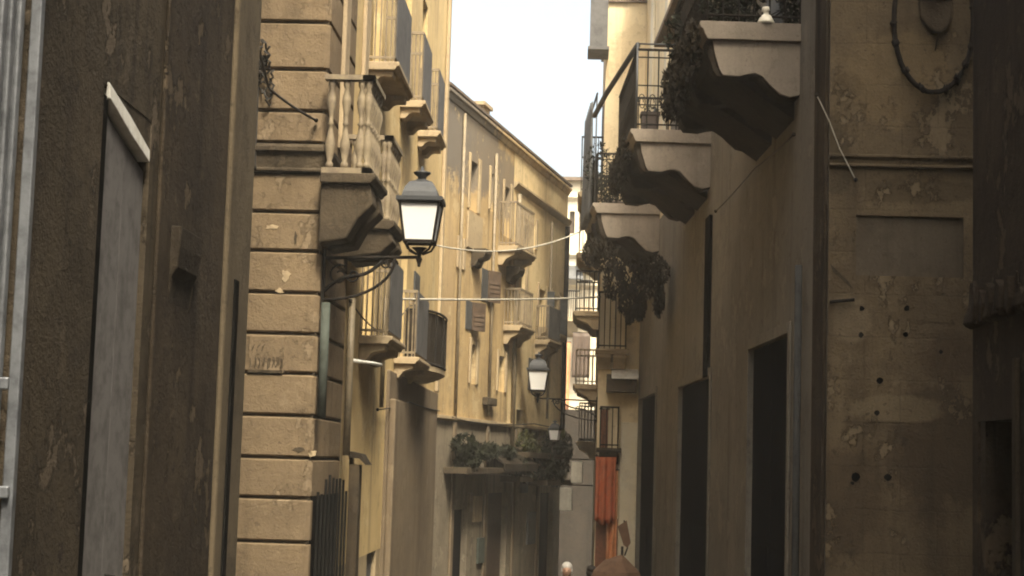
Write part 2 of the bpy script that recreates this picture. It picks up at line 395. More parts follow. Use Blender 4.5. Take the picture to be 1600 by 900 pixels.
# pilasters and corbel
p0, p1 = L0.S(236), L0.S(340)
f = MB(L0); f.box(p0, p1, .004, .03, zb, 14.9); f.build('pilaster', M['near_pil'], nl, .02)
f = MB(L0); f.box(p1+.01, LE+.004, .005, .06, zb, 14.9); f.build('end_pilaster', M['near_tan'], nl, .03)
a, z = L0.hit(285, 366); gable_corbel(L0, nl, a-.4, a+.15, .09, z, M['dark_and_shade'], .5)
f = MB(L0); a = L0.S(346, 600); f.box(a-.03, a+.1, .04, .075, zb, L0.Z(346, 432)); f.build('drainpipe', M['black'], nl, .01)
# ------------------------------------------------------------------ rusticated / yellow building on the left
zb = gz(17)-1.2; AL = YB-16.4; AT = 12.6
ra = thing('rusticated_building', 'yellow plastered building with banded stone corner and balconies along its street side', 'building', A, 0, 0, zb)
qx = A.S(537, 560)                          # stone pier wraps round the corner to here
lw = A.S(600, 700)                           # dark pier begins
doorA0, doorA1 = A.S(486, 850), A.S(536, 850); doorAz = A.Z(500, 765)
doorB0, doorB1 = A.S(574, 850), A.S(588, 850); doorBz = A.Z(580, 752)
holes = []
def px_hole(w, x0, x1, y0, y1):
    a0, a1 = w.S(x0, (y0+y1)/2), w.S(x1, (y0+y1)/2); return (a0, a1, w.Z((x0+x1)/2, y1), w.Z((x0+x1)/2, y0))
hA = (doorA0, doorA1, zb-.1, doorAz); hB = (doorB0, doorB1, zb-.1, doorBz)
balc = [                                    # near px of end face (contact), slab px, near corner x, far corner x, height px
    ('LA1', 508, 580, 588, 272, .5), ('UB1', None, 617, 640, 98, .32), ('UB2', None, 659, 672, 158, .3), ('UB3', None, 683, 692, 205, .3),
    ('LB1', None, 606, 626, 525, .34), ('LB2', None, 649, 667, 558, .3)]
BP = {}
bl = {}
P_ = .5
for nm, c0, xn, xf, yz, p in balc:
    a0 = A.S(xn, yz, p); a1 = A.S(xf, yz, p); z = A.Z(xn, yz, p); bl[nm] = (a0, a1, z); BP[nm] = p
for nm in ('UB1', 'UB2', 'UB3', 'LB1', 'LB2'):
    a0, a1, z = bl[nm]; c = (a0+a1)/2; holes.append((c-.42, c+.42, z, z+2.2))
a0, a1, z = bl['LA1']
upper_win = (a0+.35, a0+1.2, z, z+2.1)
mw = MB(A); mw.wallgrid(qx, AL, zb+2.7, AT, [h for h in holes if h[0] > qx], .3); mw.build('wall', M['yellow'], ra)
mw = MB(A); mw.wallgrid(qx, lw, zb, zb+2.7, [hB] if hB[0] > qx else [], .3, -.001); mw.build('lower_wall', M['tan_pl'], ra)
for h in holes:
    if h[0] > qx: window(A, ra, h[0], h[1], h[2], h[3], .22, M['wood'])
f = MB(A); f.box(hB[0]+.002, hB[1]-.002, -.12, -.06, zb, hB[3]-.003); f.build('door', M['metal_grey'], ra, .004)
# dark ground-floor pier and plinth
gzb = A.Z(650, 600)
f = MB(A); f.box(lw, AL-.004, -.2, .05, zb-.8, gzb); f.build('ground_floor_wall', M['brown_pl'], ra, .02)
f = MB(A); a = A.S(620, 760); f.box(lw+.002, a, .05, .14, zb-.8, A.Z(610, 625)); f.build('pilaster', M['brown_pl'], ra, .02)
f = MB(A); f.box(a, AL-.2, .0505, .053, zb+1.3, zb+2.6)
f = MB(A); f.box(AL-.3, AL-.004, .004, .07, gzb+.02, AT); f.build('end_pilaster', M['tan_pl'], ra, .02)
body(A, ra, 0.1, AL, 6.5, zb, AT, M['yellow'], .35)
for px, yy0, yy1 in ((534, 0, 118), (566, 0, 118)):   # thin pilaster strips on the upper wall
    a = A.S(px, 60); f = MB(A); f.box(a, a+.3, .002, .05, A.Z(px, 240), AT); f.build('pilaster_strip', M['stone_lt'], ra, .01)
# front (faces the camera): banded rustication in stone courses
ys = [-30, 33, 107, 172, 222, 268, 330, 391, 456, 520, 582, 648, 714, 777, 846, 915, 985, 1050]
zs = [AF.Z(400, y) for y in ys]
f = MB(AF); f.box(-25, -.02, -.5, -.035, zb, AT); f.box(-.5, -.035, -3, -.5, zb, AT); f.build('corner_core', M['stone_dk'], ra)
top = zs[0]+1e-6
extra = []
zz = zs[0]
while zz < AT-.45: extra.append((zz, zz+.40)); zz += .40
courses = [(zs[i+1], zs[i]) for i in range(len(ys)-1)] + extra
gap = .013
blk = MB(AF)
for i, (lo, hi) in enumerate(courses):
    if i == 4: continue                      # moulded band instead
    lo2, hi2 = lo+gap, hi-gap
    dlow = hA[3] > lo+.1
    ch = .05
    # plan of the L shaped course, chamfered at the joints top and bottom
    a = -7.0
    L = -qx if False else qx
    # front leg
    blk.prof([(-.3, lo2), (-.03, lo2), (0, lo2+.028), (0, hi2-.028), (-.03, hi2), (-.3, hi2)], -7, 0.0) if False else None
    pl = [(-25, -.3), (-25, 0), (-.045, 0), (0, -.045), (0, -(qx if not dlow else max(.04, hA[0])))]
    pin = [(-25, -.3), (-25, -.03), (-.055, -.03), (-.03, -.055), (-.03, -(qx if not dlow else max(.04, hA[0])))]
    lay = [(pin, lo2), (pl, lo2+.012), (pl, hi2-.012), (pin, hi2)]
    V = [(x, y2, z) for poly, z in lay for x, y2 in poly]; F = []
    for k in range(3):
        for q in range(4): F.append((k*5+q, k*5+q+1, k*5+5+q+1, k*5+5+q))
    F.append((0, 1, 2, 3, 4)); F.append((15, 16, 17, 18, 19))
    blk.add(V, F)
    if dlow and qx > hA[1]:
        blk.box(-.3, 0, -qx, -hA[1], lo2, hi2)
blk.build('corner_blocks', M['rust'], ra, .006)
lo, hi = zs[5], zs[4]
f = MB(AF)
f.prof([(0, hi-.01), (.05, hi-.03), (.07, hi-.05), (.07, hi-.09), (.03, hi-.12), (.02, lo+.04), (.045, lo+.03), (.045, lo+.005), (-.2, lo+.005), (-.2, hi-.01)], -7, .03)
f.build('moulded_band', M['stone_dk'], ra, .006)
f = MB(A); f.prof([(-.2, hi-.01), (.04, hi-.03), (.06, hi-.05), (.06, hi-.09), (.02, lo+.04), (.02, lo+.005), (-.2, lo+.005)], .02, qx); f.build('moulded_band', M['stone_dk'], ra, .006)
# chips knocked out of the stone face
for px, py, sx, sz in ((425, 355, .09, .035), (462, 372, .02, .1), (447, 432, .06, .07), (437, 455, .05, .03), (465, 703, .09, .03), (488, 708, .05, .04)):
    f = MB(AF); a, z = AF.hit(px, py)
    q = [(a+math.cos(k*.449)*sx*rnd(.45, 1.1), z+math.sin(k*.449)*sz*rnd(.4, 1.2)) for k in range(14)]
    f.plate(q, -.01, .005); f.build('chipped_stone', M['stone_dk'] if px in (462, 465) else M['stone_lt'], ra, .002)
# doorway by the corner, shop-like black gate
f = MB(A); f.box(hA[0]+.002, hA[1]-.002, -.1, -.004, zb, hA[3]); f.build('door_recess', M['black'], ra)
g_ = MB(A)
for i in range(9):
    a = hA[0]+(hA[1]-hA[0])*(i+.5)/9; g_.tube([(a, .03, zb), (a, .03, hA[3]+rnd(-.1, .15))], .014)
g_.box(hA[0], hA[1], .04, .06, zb+1.4, zb+1.46); g_.build('gate', M['black'], ra)
# little hood over the doorway
a, z = A.hit(548, 712)
f = MB(A); f.prof([(0, z+.05), (.14, z+.02), (.22, z-.1), (.19, z-.1), (.12, z-.03), (0, z-.02)], a-.15, a+.25); f.build('door_hood', M['dark_and_shade'], ra)
f = MB(A); f.box(a-.1, a+.15, .0, .12, zb, z-.1); f.build('door_post', M['stone_dk'], ra, .01)
f = MB(A); a2, z2 = A.hit(553, 775); f.box(a2-.15, a2+.15, .0, .06, zb, z2); f.build('post', M['wood'], ra, .01)
# lower stone balcony with turned balusters
a0, a1, z = bl['LA1']; a1 = a0+.95; p = P_
m = MB(A); m.prof([(0, z), (p+.05, z), (p+.05, z-.05), (p+.02, z-.07), (p, z-.1), (0, z-.1)], a0-.05, a1+.05); b1 = m.build('balcony', M['stone_dk'], ra, .01)
c = MB(A); zc = z-.1
c.prof([(0, zc), (p*.98, zc), (p*1.06, zc-.2), (p*.75, zc-.36), (p*.55, zc-.55), (0, zc-.6)], a0, a0+.35); c.build('corbel', M['stone_dk'], b1, .02)
c = MB(A); c.prof([(0, zc), (p*.98, zc), (p*1.06, zc-.2), (p*.75, zc-.36), (p*.55, zc-.55), (0, zc-.6)], a1-.35, a1); c.build('corbel', M['stone_dk'], b1, .02)
r = MB(A); H = 1.0
r.box(a0, a0+.12, 0, p, z+H-.05, z+H); r.box(a0, a1, p-.12, p, z+H-.05, z+H); r.box(a0, a0+.1, 0, p, z, z+.06); r.box(a0, a1, p-.1, p, z, z+.06)
for i in range(3):
    turned(r, a0+.06, .07+i*.15, z+.06, H-.11, .052)
n = 6
for i in range(n): turned(r, a0+.06+(a1-a0-.12)*(i)/(n-1), p-.06, z+.06, H-.11, .052)
r.build('balustrade', M['rail_tan'], b1)
# next corbelled balcony in line
xn, yz = 610, 345
a0 = A.S(xn, yz, P_); z = A.Z(xn, yz, P_); a1 = a0+1.0
m = MB(A); m.prof([(0, z), (p+.05, z), (p+.05, z-.06), (p, z-.1), (0, z-.1)], a0-.05, a1+.05); b2 = m.build('balcony', M['stone_dk'], ra, .01)
for q in (a0, a1-.4):
    c = MB(A); zc = z-.1; c.prof([(0, zc), (p*.98, zc), (p*1.08, zc-.13), (p*.8, zc-.26), (0, zc-.32)], q, q+.4); c.build('corbel', M['stone_dk'], b2, .02)
r = MB(A); r.box(a0, a0+.1, 0, p, z+.9, z+.95); r.box(a0, a1, p-.1, p, z+.9, z+.95)
for i in range(3): turned(r, a0+.05, .08+i*.16, z, .9, .05)
for i in range(6): turned(r, a0+.05+(a1-a0-.1)*i/5, p-.05, z, .9, .05)
r.build('balustrade', M['rail_tan'], b2)
for nm in ('UB1', 'UB2', 'UB3'):
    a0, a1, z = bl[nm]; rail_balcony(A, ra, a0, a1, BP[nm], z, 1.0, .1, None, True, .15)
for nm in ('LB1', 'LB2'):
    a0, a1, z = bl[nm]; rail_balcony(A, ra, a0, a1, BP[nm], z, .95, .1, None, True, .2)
# rounded iron balcony further along
a0, z = A.S(668, 580, .35), A.Z(680, 574, .4); a1 = A.S(692, 574, .35); ca, hw = (a0+a1)/2, (a1-a0)/2
m = MB(A); q = [(ca+hw*math.cos(t), .48*math.sin(t)**.6) for t in [math.pi*k/14 for k in range(15)]]
V = [(a, max(d, 0), zz) for zz, sc in ((z, 1), (z-.08, 1), (z-.14, .8), (z-.2, .5)) for a, d in [(ca+(a-ca)*sc, d*sc) for a, d in q]]
F = [tuple(range(15)), tuple(range(59, 44, -1))]
for k in range(3):
    for i in range(14): F.append((k*15+i, k*15+i+1, k*15+16+i, k*15+15+i))
m.add(V, F); b3 = m.build('balcony', M['stone_lt'], ra)
m = MB(A); V = [(a, max(d, 0)*.96, zz) for zz in (z+.02, z+.8) for a, d in q]; m.add(V, [(i, i+1, 16+i, 15+i) for i in range(14)]); m.build('privacy_screen', M['dark_and_shade'], b3)
m = MB(A); m.tube([(a, max(d, 0), z+.82) for a, d in q], .02); m.tube([(a, max(d, 0), z+.03) for a, d in q], .02)
for a, d in q[::2]: m.tube([(a, max(d, 0), z), (a, max(d, 0), z+.82)], .012, 5)
m.build('railing', M['iron'], b3)
h_ = (ca-.5, ca+.3, z+.02, z+1.5); m = MB(A); m.box(h_[0], h_[1], .004, .03, h_[2], h_[3]); m.build('shutter', M['shut_dk'], ra)
# pipes on the street side
for px, y0, y1, mt, rr in ((507, 478, 655, 'pipe_green', .045), (547, 470, 712, 'pipe_tan', .04), (600, 470, 640, 'pipe_tan', .03)):
    a = A.S(px, (y0+y1)/2, .08); f = MB(A); f.tube([(a, .07, A.Z(px, y1)), (a, .07, A.Z(px, y0))], rr, 8); f.build('downpipe', M[mt], ra)
# lamp-white bracket and conduit
a, z = A.hit(580, 568, .2)
f = MB(A); f.tube([(a-.5, .05, z), (a-.1, .22, z), (a+.1, .3, z-.01)], .022, 6); f.build('flag_holder', M['white_strip'], ra)

# ------------------------------------------------------------------ ochre building further down
zb = gz(40)-.8; BL = B.S(884, 450); zt0 = B.Z(692, 140); zt1 = B.Z(880, 283); BT = (zt0+zt1)/2
ob = thing('ochre_building', 'long ochre building with stained plaster under its sloping eave beyond the balconies', 'building', B, 0, 0, zb)
def bh(x0, x1, y0, y1): return px_hole(B, x0, x1, y0, y1)
wins = [bh(733, 746, 252, 330), bh(786, 796, 292, 370), bh(734, 743, 538, 600), bh(777, 788, 556, 612), bh(840, 852, 452, 512), bh(862, 872, 462, 522), bh(818, 836, 345, 385), bh(812, 820, 420, 500), bh(765, 771, 270, 330), bh(715, 722, 380, 420)]
lows = [bh(806, 817, 640, 690), bh(705, 728, 796, 960), bh(760, 790, 770, 960), bh(842, 862, 770, 960)]
GR = (.165, .145, .12)
sB = lambda px, py, rx, ry, c, k: patch(B, px, py, rx, ry, c, k, zb)
M['ochre'] = plaster('ochre_plaster', (.52, .375, .19), (.41, .29, .145), (.17, .125, .075), (.63, .49, .28), streak=.75, scale=1.3, bump=.5, seed=21,
    patches=[sB(735, 225, 3.0, 1.0, GR, .9), sB(785, 285, 2.6, .8, (.19, .155, .115), .85), sB(700, 190, 1.8, 1.2, GR, .9), sB(745, 460, .35, 2.0, (.3, .22, .13), .5), sB(700, 450, .4, 1.6, (.36, .26, .15), .5), sB(840, 690, 6, .9, (.2, .155, .1), .6)])
mw = MB(B); lz = B.Z(720, 655)
cs = B.S(803, 290)
M['pale_ochre'] = plaster('pale_ochre_plaster', (.74, .59, .34), (.64, .49, .27), (.26, .19, .11), (.72, .58, .35), streak=.6, scale=1.2, bump=.4, seed=23)
mw.wallgrid(0, cs, lz, BT, [h for h in wins + lows[:1] if h[1] < cs], .3); mw.build('wall', M['ochre'], ob)
mw = MB(B); mw.wallgrid(cs, BL, lz, BT, [h for h in wins + lows[:1] if h[0] > cs], .3); mw.build('repainted_wall', M['pale_ochre'], ob)
mw = MB(B); M['grey_pl'] = plaster('grey_brown_plaster', (.27, .225, .16), (.2, .165, .12), (.085, .07, .052), (.33, .28, .2), streak=.8, scale=1.4, bump=.5, seed=26, peel=.7)
mw.wallgrid(0, BL, zb-.5, lz, lows, .3); mw.build('lower_wall', M['grey_pl'], ob)
body(B, ob, 0.05, BL, 7, zb, BT, M['ochre'], .1, None, 'rear_wall', .05)
f = MB(B); f.prof([(.0, lz+.04), (.07, lz+.03), (.07, lz-.02), (.0, lz-.05)], 0, BL); f.build('string_course', M['stone_lt'], ob)
# eave board
f = MB(B); f.prof([(0.004, BT), (.1, BT), (.1, BT-.05), (.06, BT-.08), (.03, BT-.16), (0.004, BT-.18)], 0, BL); f.build('cornice', M['ochre'], ob)
cz = B.Z(840, 314); cs = B.S(803, 290)
f = MB(B); f.prof([(0.004, cz+.06), (.1, cz+.05), (.1, cz+.01), (.05, cz-.05), (0.004, cz-.1)], cs, BL+.1); f.build('cornice', M['tan_pl'], ob)
for i, h in enumerate(wins):
    window(B, ob, *h, .2, M['wood'])
    for q0, q1 in ((h[1]+.001, h[1]+.16), (h[0]-.1, h[0]-.001)):
        f = MB(B); f.box(q0, q1, .003, .04, h[2], h[3]+.12); f.build('surround', M['tan_pl'], ob, .01)
for h in (wins[4], wins[5]):
    shutter(B, ob, h[1]+.02, h[2], h[3], .2, 60)
    c = (h[0]+h[1])/2
    gable_corbel(B, ob, c-.4, c+.4, .22, h[2]-.02, M['tan_pl'], .25)
for i, h in enumerate(lows):
    if i == 0: window(B, ob, *h, .2, M['shut_dk']); continue
    f = MB(B); f.box(h[0]+.002, h[1]-.002, -.2, -.12, h[2], h[3]-.003); f.build('door', M['door_dk'] if i != 2 else M['wood'], ob)
for px, py in ((741, 398), (795, 425)):
    a, z = B.hit(px, py); gable_corbel(B, ob, a-.25, a+.25, .3, z+.1, M['stone_dk'], .35)
a, z = B.hit(761, 626); f = MB(B); f.box(a-.4, a+.4, .003, .12, z-.1, z+.06); f.build('sill', M['stone_dk'], ob, .02)
f = MB(B); a = B.S(800, 560); f.tube([(a, .06, B.Z(800, 700)), (a, .06, B.Z(803, 300))], .05, 8); f.build('downpipe', M['pipe_tan'], ob)
f = MB(B); a = B.S(878, 560); f.tube([(a, .06, B.Z(878, 700)), (a, .06, B.Z(878, 350))], .06, 8); f.build('downpipe', M['iron'], ob)
f = MB(B); a = B.S(728, 365); f.box(a, a+1.1, .004, .05, B.Z(740, 392), B.Z(740, 335)); f.build('blind_panel', M['tan_pl'], ob, .01)
def b_bal(x0, x1, y, p, closed, h=.95):
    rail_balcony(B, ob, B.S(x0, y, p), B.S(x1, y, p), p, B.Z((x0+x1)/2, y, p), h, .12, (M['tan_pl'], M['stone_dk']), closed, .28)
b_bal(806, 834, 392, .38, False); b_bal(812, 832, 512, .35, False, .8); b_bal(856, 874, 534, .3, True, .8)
for px, y0, y1 in ((714, 655, 170), (766, 650, 235), (857, 655, 345)):
    f = MB(B); a = B.S(px, 450); f.tube([(a, .05, B.Z(px, y0)), (a, .05, B.Z(px, y1))], .03, 7); f.build('downpipe', M['pipe_tan'], ob)
for px, y0, y1 in ((752, 420, 470), (825, 560, 610), (727, 470, 515)):
    h = px_hole(B, px, px+9, y0, y1)
    shutter(B, ob, h[1], h[2], h[3], .4, 25, M['wood']); f = MB(B); f.box(h[0], h[1], .003, .02, h[2], h[3]); f.build('shutter', M['shut_dk'], ob)
f = MB(B); a = B.S(806, 225); f.box(a-.3, a+.35, -1.2, -.7, BT, BT+.85); f.box(a-.36, a+.41, -1.26, -.64, BT+.85, BT+.93); f.build('chimney', M['tan_pl'], ob)
for px in (704, 756, 800, 838):
    a = B.S(px, 800); f = MB(B); f.box(a-.1, a+.1, .004, .05, zb, lz-.06); f.build('pilaster_strip', M['brown_pl'], ob, .02)
for x0, x1, y0, y1, mt in ((738, 750, 775, 815, 'white_strip'), (660+70, 735, 770, 800, 'pipe_tan'), (812, 822, 745, 770, 'drape'), (822, 834, 800, 850, 'shut_dk'), (744, 754, 840, 880, 'pipe_green')):
    h = px_hole(B, x0, x1, y0, y1); f = MB(B); f.box(h[0], h[1], .004, .05, h[2], h[3]); f.build('notice_board', M[mt] if mt != 'white_strip' else M['tan_pl'], ob, .005)
f = MB(B); h = px_hole(B, 752, 806, 706, 724); f.prof([(0.004, h[3]+.1), (.02, h[3]+.12), (.5, h[2]), (.5, h[2]-.15), (.48, h[2]-.15), (.47, h[2]-.02)], h[0], h[1]); f.build('shop_awning', M['dark_and_shade'], ob)

# ------------------------------------------------------------------ right corner building
zb = gz(17)-1.4; RT = 9.6
zu = 6.75                                      # balcony floor
rc = thing('corner_building', 'brown corner building with scrolled balconies and tall black doorways on the right', 'building', R, RL, 0, zb)
sm = R.S(1030, 250)                            # where this building ends and its paler neighbour starts
sm = R.S(1053, 100)
D1 = (R.S(1170, 700), R.S(1232, 700)); D2 = (R.S(1060, 740), R.S(1108, 740)); D3 = (R.S(998, 760), R.S(1023, 760))
DZ1, DZ2, DZ3 = R.Z(1170, 548), R.Z(1062, 606), R.Z(1000, 624)
split = (D3[1]+D2[0])/2
split = R.S(1043, 450)
mw = MB(R); mw.wallgrid(split, RL, zb-1, RT, [(D1[0], D1[1], zb-1.1, DZ1), (D2[0], D2[1], zb-1.1, DZ2)], .07); mw.build('wall', M['taupe'], rc)
mw = MB(RF)
pz0, pz1 = RF.Z(1420, 432), RF.Z(1420, 338); pa0, pa1 = RF.S(1337), RF.S(1506)
sp = lambda px, py, rx, ry, c, k: (RL, 0, 0, 0, c, k)
M['pier'] = plaster('pitted_plaster', (.16, .12, .072), (.11, .083, .052), (.048, .036, .025), (.21, .16, .1), streak=.5, scale=1.5, bump=1.0, seed=31, axis=1, peel=.8, joints=.15,
    patches=[(RF.S(x), RF.Z(x, y)-zb, rx, rz, c, k) for x, y, rx, rz, c, k in (
        (1325, 135, .16, .16, (.06, .045, .028), .7), (1300, 250, .22, .5, (.05, .04, .027), .6), (1440, 300, .6, .12, (.06, .047, .03), .5),
        (1470, 700, .5, .7, (.055, .04, .027), .7), (1320, 780, .4, .5, (.06, .043, .028), .6), (1400, 640, .5, .15, (.2, .155, .095), .6), (1330, 500, .22, .25, (.2, .155, .1), .6), (1480, 560, .3, .3, (.075, .052, .033), .6),
        (1400, 120, .6, .5, (.2, .145, .08), .5))])
M['panel'] = plaster('grey_panel_render', (.12, .098, .07), (.1, .08, .058), (.05, .04, .03), None, streak=.4, scale=1.4, bump=.4, seed=33)
mw.wallgrid(0, 22, zb-1, RT, [(pa0, pa1, pz0, pz1)], .03); mw.build('side_wall', M['pier'], rc)
f = MB(RF); f.box(pa0, pa1, -.06, -.03, pz0, pz1); f.build('recessed_panel', M['panel'], rc)
f = MB(RF); hb = RF.Z(1400, 242); lb = RF.Z(1400, 262)
f.prof([(0.003, hb), (.05, hb-.01), (.05, hb-.035), (.02, hb-.06), (.02, lb+.03), (.04, lb+.02), (.04, lb), (0.003, lb)], 0, 6); f.build('string_course', M['pier'], rc, .005)
f = MB(RF); f.box(.02, 22, -6, -.5, zb-1, RT-.02); f.build('rear_wall', M['taupe'], rc)
f = MB(R); f.prof([(.35, RT), (.35, RT+.1), (-3, RT+.7), (-6, RT+.1), (-6, RT)], split, RL+.2); f.build('roof', M['roof'], rc)
# corner strip, pipes
f = MB(R); f.box(RL-.55, RL-.01, .004, .045, zb-1, RT-.1); f.build('corner_strip', M['near_pil'], rc, .01)
f = MB(R); a = R.S(1246, 700, .06); f.tube([(a, .07, zb), (a, .07, R.Z(1250, 420))], .04, 8); f.build('downpipe', M['pipe_grey'], rc)
f = MB(R); a = R.S(1103, 470, .05); f.box(a-.25, a+.25, .003, .05, DZ2+.005, R.Z(1105, 345)); f.build('drain_channel', M['black'], rc)
def dark_door(w, parent, h, z0, zt):
    f = MB(w); mid = (h[0]+h[1])/2
    f.box(h[0]+.003, mid-.01, -.069, -.045, z0, zt-.003); f.box(mid+.01, h[1]-.003, -.069, -.045, z0, zt-.003)
    for c0, c1 in ((h[0], mid), (mid, h[1])):
        for k in range(4):
            f.box(c0+.15, c1-.15, -.045, -.03, z0+.4+k*1.0, z0+1.2+k*1.0) if z0+1.2+k < zt-.1 else None
    o = f.build('door', M['door_dk'], parent, .01)
    fr = MB(w); fr.box(h[0]-.13, h[0]-.002, .003, .03, z0, zt+.13); fr.box(h[1]+.002, h[1]+.13, .003, .03, z0, zt+.13); fr.box(h[0]-.002, h[1]+.002, .003, .035, zt+.002, zt+.13)
    fr.build('door_frame', M['taupe'], o, .008)
    hh = MB(w); hh.lathe((mid+.1, -.03, z0+1.3), [(.02, 0), (.035, .02), (.02, .05)], 8); hh.build('handle', M['shutter'], o)
dark_door(R, rc, D1, zb-1, DZ1); dark_door(R, rc, D2, zb-1, DZ2)
# pitting holes and scars in the side wall
for px, py, r_ in ((1347, 482, .028), (1417, 482, .03), (1345, 523, .028), (1415, 523, .028), (1375, 595, .035), (1370, 645, .028), (1337, 745, .045), (1387, 745, .04), (1470, 550, .02), (1332, 755, .02)):
    a, z = RF.hit(px, py); f = MB(RF)
    q = [(a+math.cos(k*.785)*r_*rnd(.7, 1.1), z+math.sin(k*.785)*r_*rnd(.7, 1.2)) for k in range(8)]
    f.plate(q, .001, .004); f.build('hole', M['black'], rc)
for px, py, w_, h_ in ((1385, 658, 30, 4), (1305, 838, 16, 3), (1470, 500, 30, 5)):
    a, z = RF.hit(px, py); k = 16.4/FPX; f = MB(RF)
    q = [(a+math.cos(t)*w_*k*rnd(.6, 1.1), z+math.sin(t)*h_*k*rnd(.5, 1.2)) for t in [i*.628 for i in range(10)]]
    f.plate(q, -.01, .006); f.build('plaster_scar', M['pier'], rc, .003)
a, z = RF.hit(1296, 472); a2, z2 = RF.hit(1334, 469)
f = MB(RF); f.tube([(a, .02, z), (a2, .05, z2)], .018, 6); f.build('iron_peg', M['iron'], rc)
f = MB(RF); a, z = RF.hit(1305, 425); f.plate([(a-.05, z+.08), (a+.14, z-.1), (a+.17, z-.16), (a-.02, z)], .001, .006); f.build('crack', M['stone_dk'], rc)
# balconies with scrolled end consoles
def scroll_balcony(w, parent, pxc, pxn, yz, length, rail=1.0, railkind='bars'):
    a1 = w.S(pxc, yz+80); 
    ptn = at(pxn, yz, (w.pt(a1, 0, 0)).y)      # near outer corner
    p = (ptn - w.pt(a1, 0, 0)).dot(w.n); z = ptn.z
    a0 = a1-length
    m = MB(w)
    m.prof([(0, z), (p+.05, z), (p+.06, z-.03), (p+.05, z-.07), (p+.02, z-.09), (p, z-.15), (p-.03, z-.2), (0, z-.2)], a0-.05, a1+.05)
    b = m.build('balcony', M['slab_grey'], parent, .008)
    k = p
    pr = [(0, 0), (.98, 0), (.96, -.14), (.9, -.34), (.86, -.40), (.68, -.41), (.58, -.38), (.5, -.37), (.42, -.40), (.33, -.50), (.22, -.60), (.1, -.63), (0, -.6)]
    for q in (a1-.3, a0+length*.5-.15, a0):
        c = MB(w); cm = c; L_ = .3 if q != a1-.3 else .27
        c.prof([(d*k, z-.2+t*k*.95) for d, t in pr], q, q+L_); c.build('console', M['dark_and_shade'], b, .01)  # underside shade painted into the console colour
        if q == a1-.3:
            c = MB(w); c.prof([(d*k*(.93 if d > .1 else 1), z-.2+t*k*.95*.97) for d, t in pr], q+L_+.001, q+.3); c.build('console_face', M['slab_grey'], b, .004)  # end plate stays grey, without the shade painted on the console
    # underside vault between the consoles, its shade painted in by the dark colour
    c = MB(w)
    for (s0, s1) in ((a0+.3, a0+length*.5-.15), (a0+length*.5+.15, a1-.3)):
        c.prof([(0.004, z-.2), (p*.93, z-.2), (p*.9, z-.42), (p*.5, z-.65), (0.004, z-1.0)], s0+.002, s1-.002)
    c.build('soffit', M['dark_and_shade'], b)
    r = MB(w); h = rail
    for (q0, q1) in (((a1, p-.03), (a0, p-.03)), ((a1, 0), (a1, p-.03)), ((a0, 0), (a0, p-.03))):
        for zz, rr in ((h, .022), (h-.12, .012), (.08, .014), (h*.55, .011)):
            r.tube([(q0[0], q0[1], z+zz), (q1[0], q1[1], z+zz)], rr, 6)
        ln = math.hypot(q1[0]-q0[0], q1[1]-q0[1]); n = max(3, int(ln/.16))
        for i in range(n+1):
            t = i/n; a, d = q0[0]+(q1[0]-q0[0])*t, q0[1]+(q1[1]-q0[1])*t
            r.tube([(a, d, z), (a, d, z+h)], .012, 5)
            if i < n:                           # scrollwork in each bay
                t2 = (i+.5)/n; a, d = q0[0]+(q1[0]-q0[0])*t2, q0[1]+(q1[1]-q0[1])*t2
                ux, ud = (q1[0]-q0[0])/ln, (q1[1]-q0[1])/ln
                pts = [(a+ux*.065*math.cos(th)*(1-th/14), d+ud*.065*math.cos(th)*(1-th/14), z+h*.34+.14*math.sin(th)*(1-th/14)) for th in [x*.5 for x in range(20)]]
                r.tube(pts, .008, 4)
    r.build('railing', M['iron'], b)
    return a0, a1, p, z
Bz1 = scroll_balcony(R, rc, 1250, 1100, 36, 3.2)
Bz2 = scroll_balcony(R, rc, 1110, 990, 203, 3.4, 1.25)
# upper window behind each balcony
for bz in (Bz1, Bz2):
    c = (bz[0]+bz[1])/2; f = MB(R); f.box(c-.5, c+.5, .003, .04, bz[3], bz[3]+2.3); f.build('french_window', M['shut_dk'], rc)

# paler neighbour on the right
zb = gz(33)-.8
rn = thing('plastered_building', 'building with cream upper wall and planted balcony next to the brown corner building', 'building', R, split, 0, zb)
mw = MB(R); mw.wallgrid(0, split, zb-1, zu-.2, [(D3[0], D3[1], zb-1.1, DZ3)], .07); mw.build('lower_wall', M['taupe'], rn)
mw = MB(R); mw.wallgrid(0, split, zu-.2, 12.5, [], .3); mw.build('wall', M['cream_up'], rn)
f = MB(R); f.box(0, split-.01, -6, -.5, zb-1, 12.4); f.build('rear_wall', M['taupe'], rn)
f = MB(R); f.prof([(.3, 12.5), (.3, 12.6), (-3, 13.2), (-6, 12.6), (-6, 12.5)], 0, split-.05); f.build('roof', M['roof'], rn)
dark_door(R, rn, D3, zb-1, DZ3)
Bz3 = scroll_balcony(R, rn, 1030, 930, 318, 3.2, 1.0)
c = (Bz3[0]+Bz3[1])/2; f = MB(R); f.box(c-.5, c+.5, .003, .04, Bz3[3], Bz3[3]+2.2); f.build('french_window', M['shut_dk'], rn)
for px in (1022, 1045):
    a = R.S(px, 100); f = MB(R); f.box(a-.35, a+.1, .003, .06, zu+.1, 12.4); f.build('pilaster_strip', M['ivory'], rn, .01)

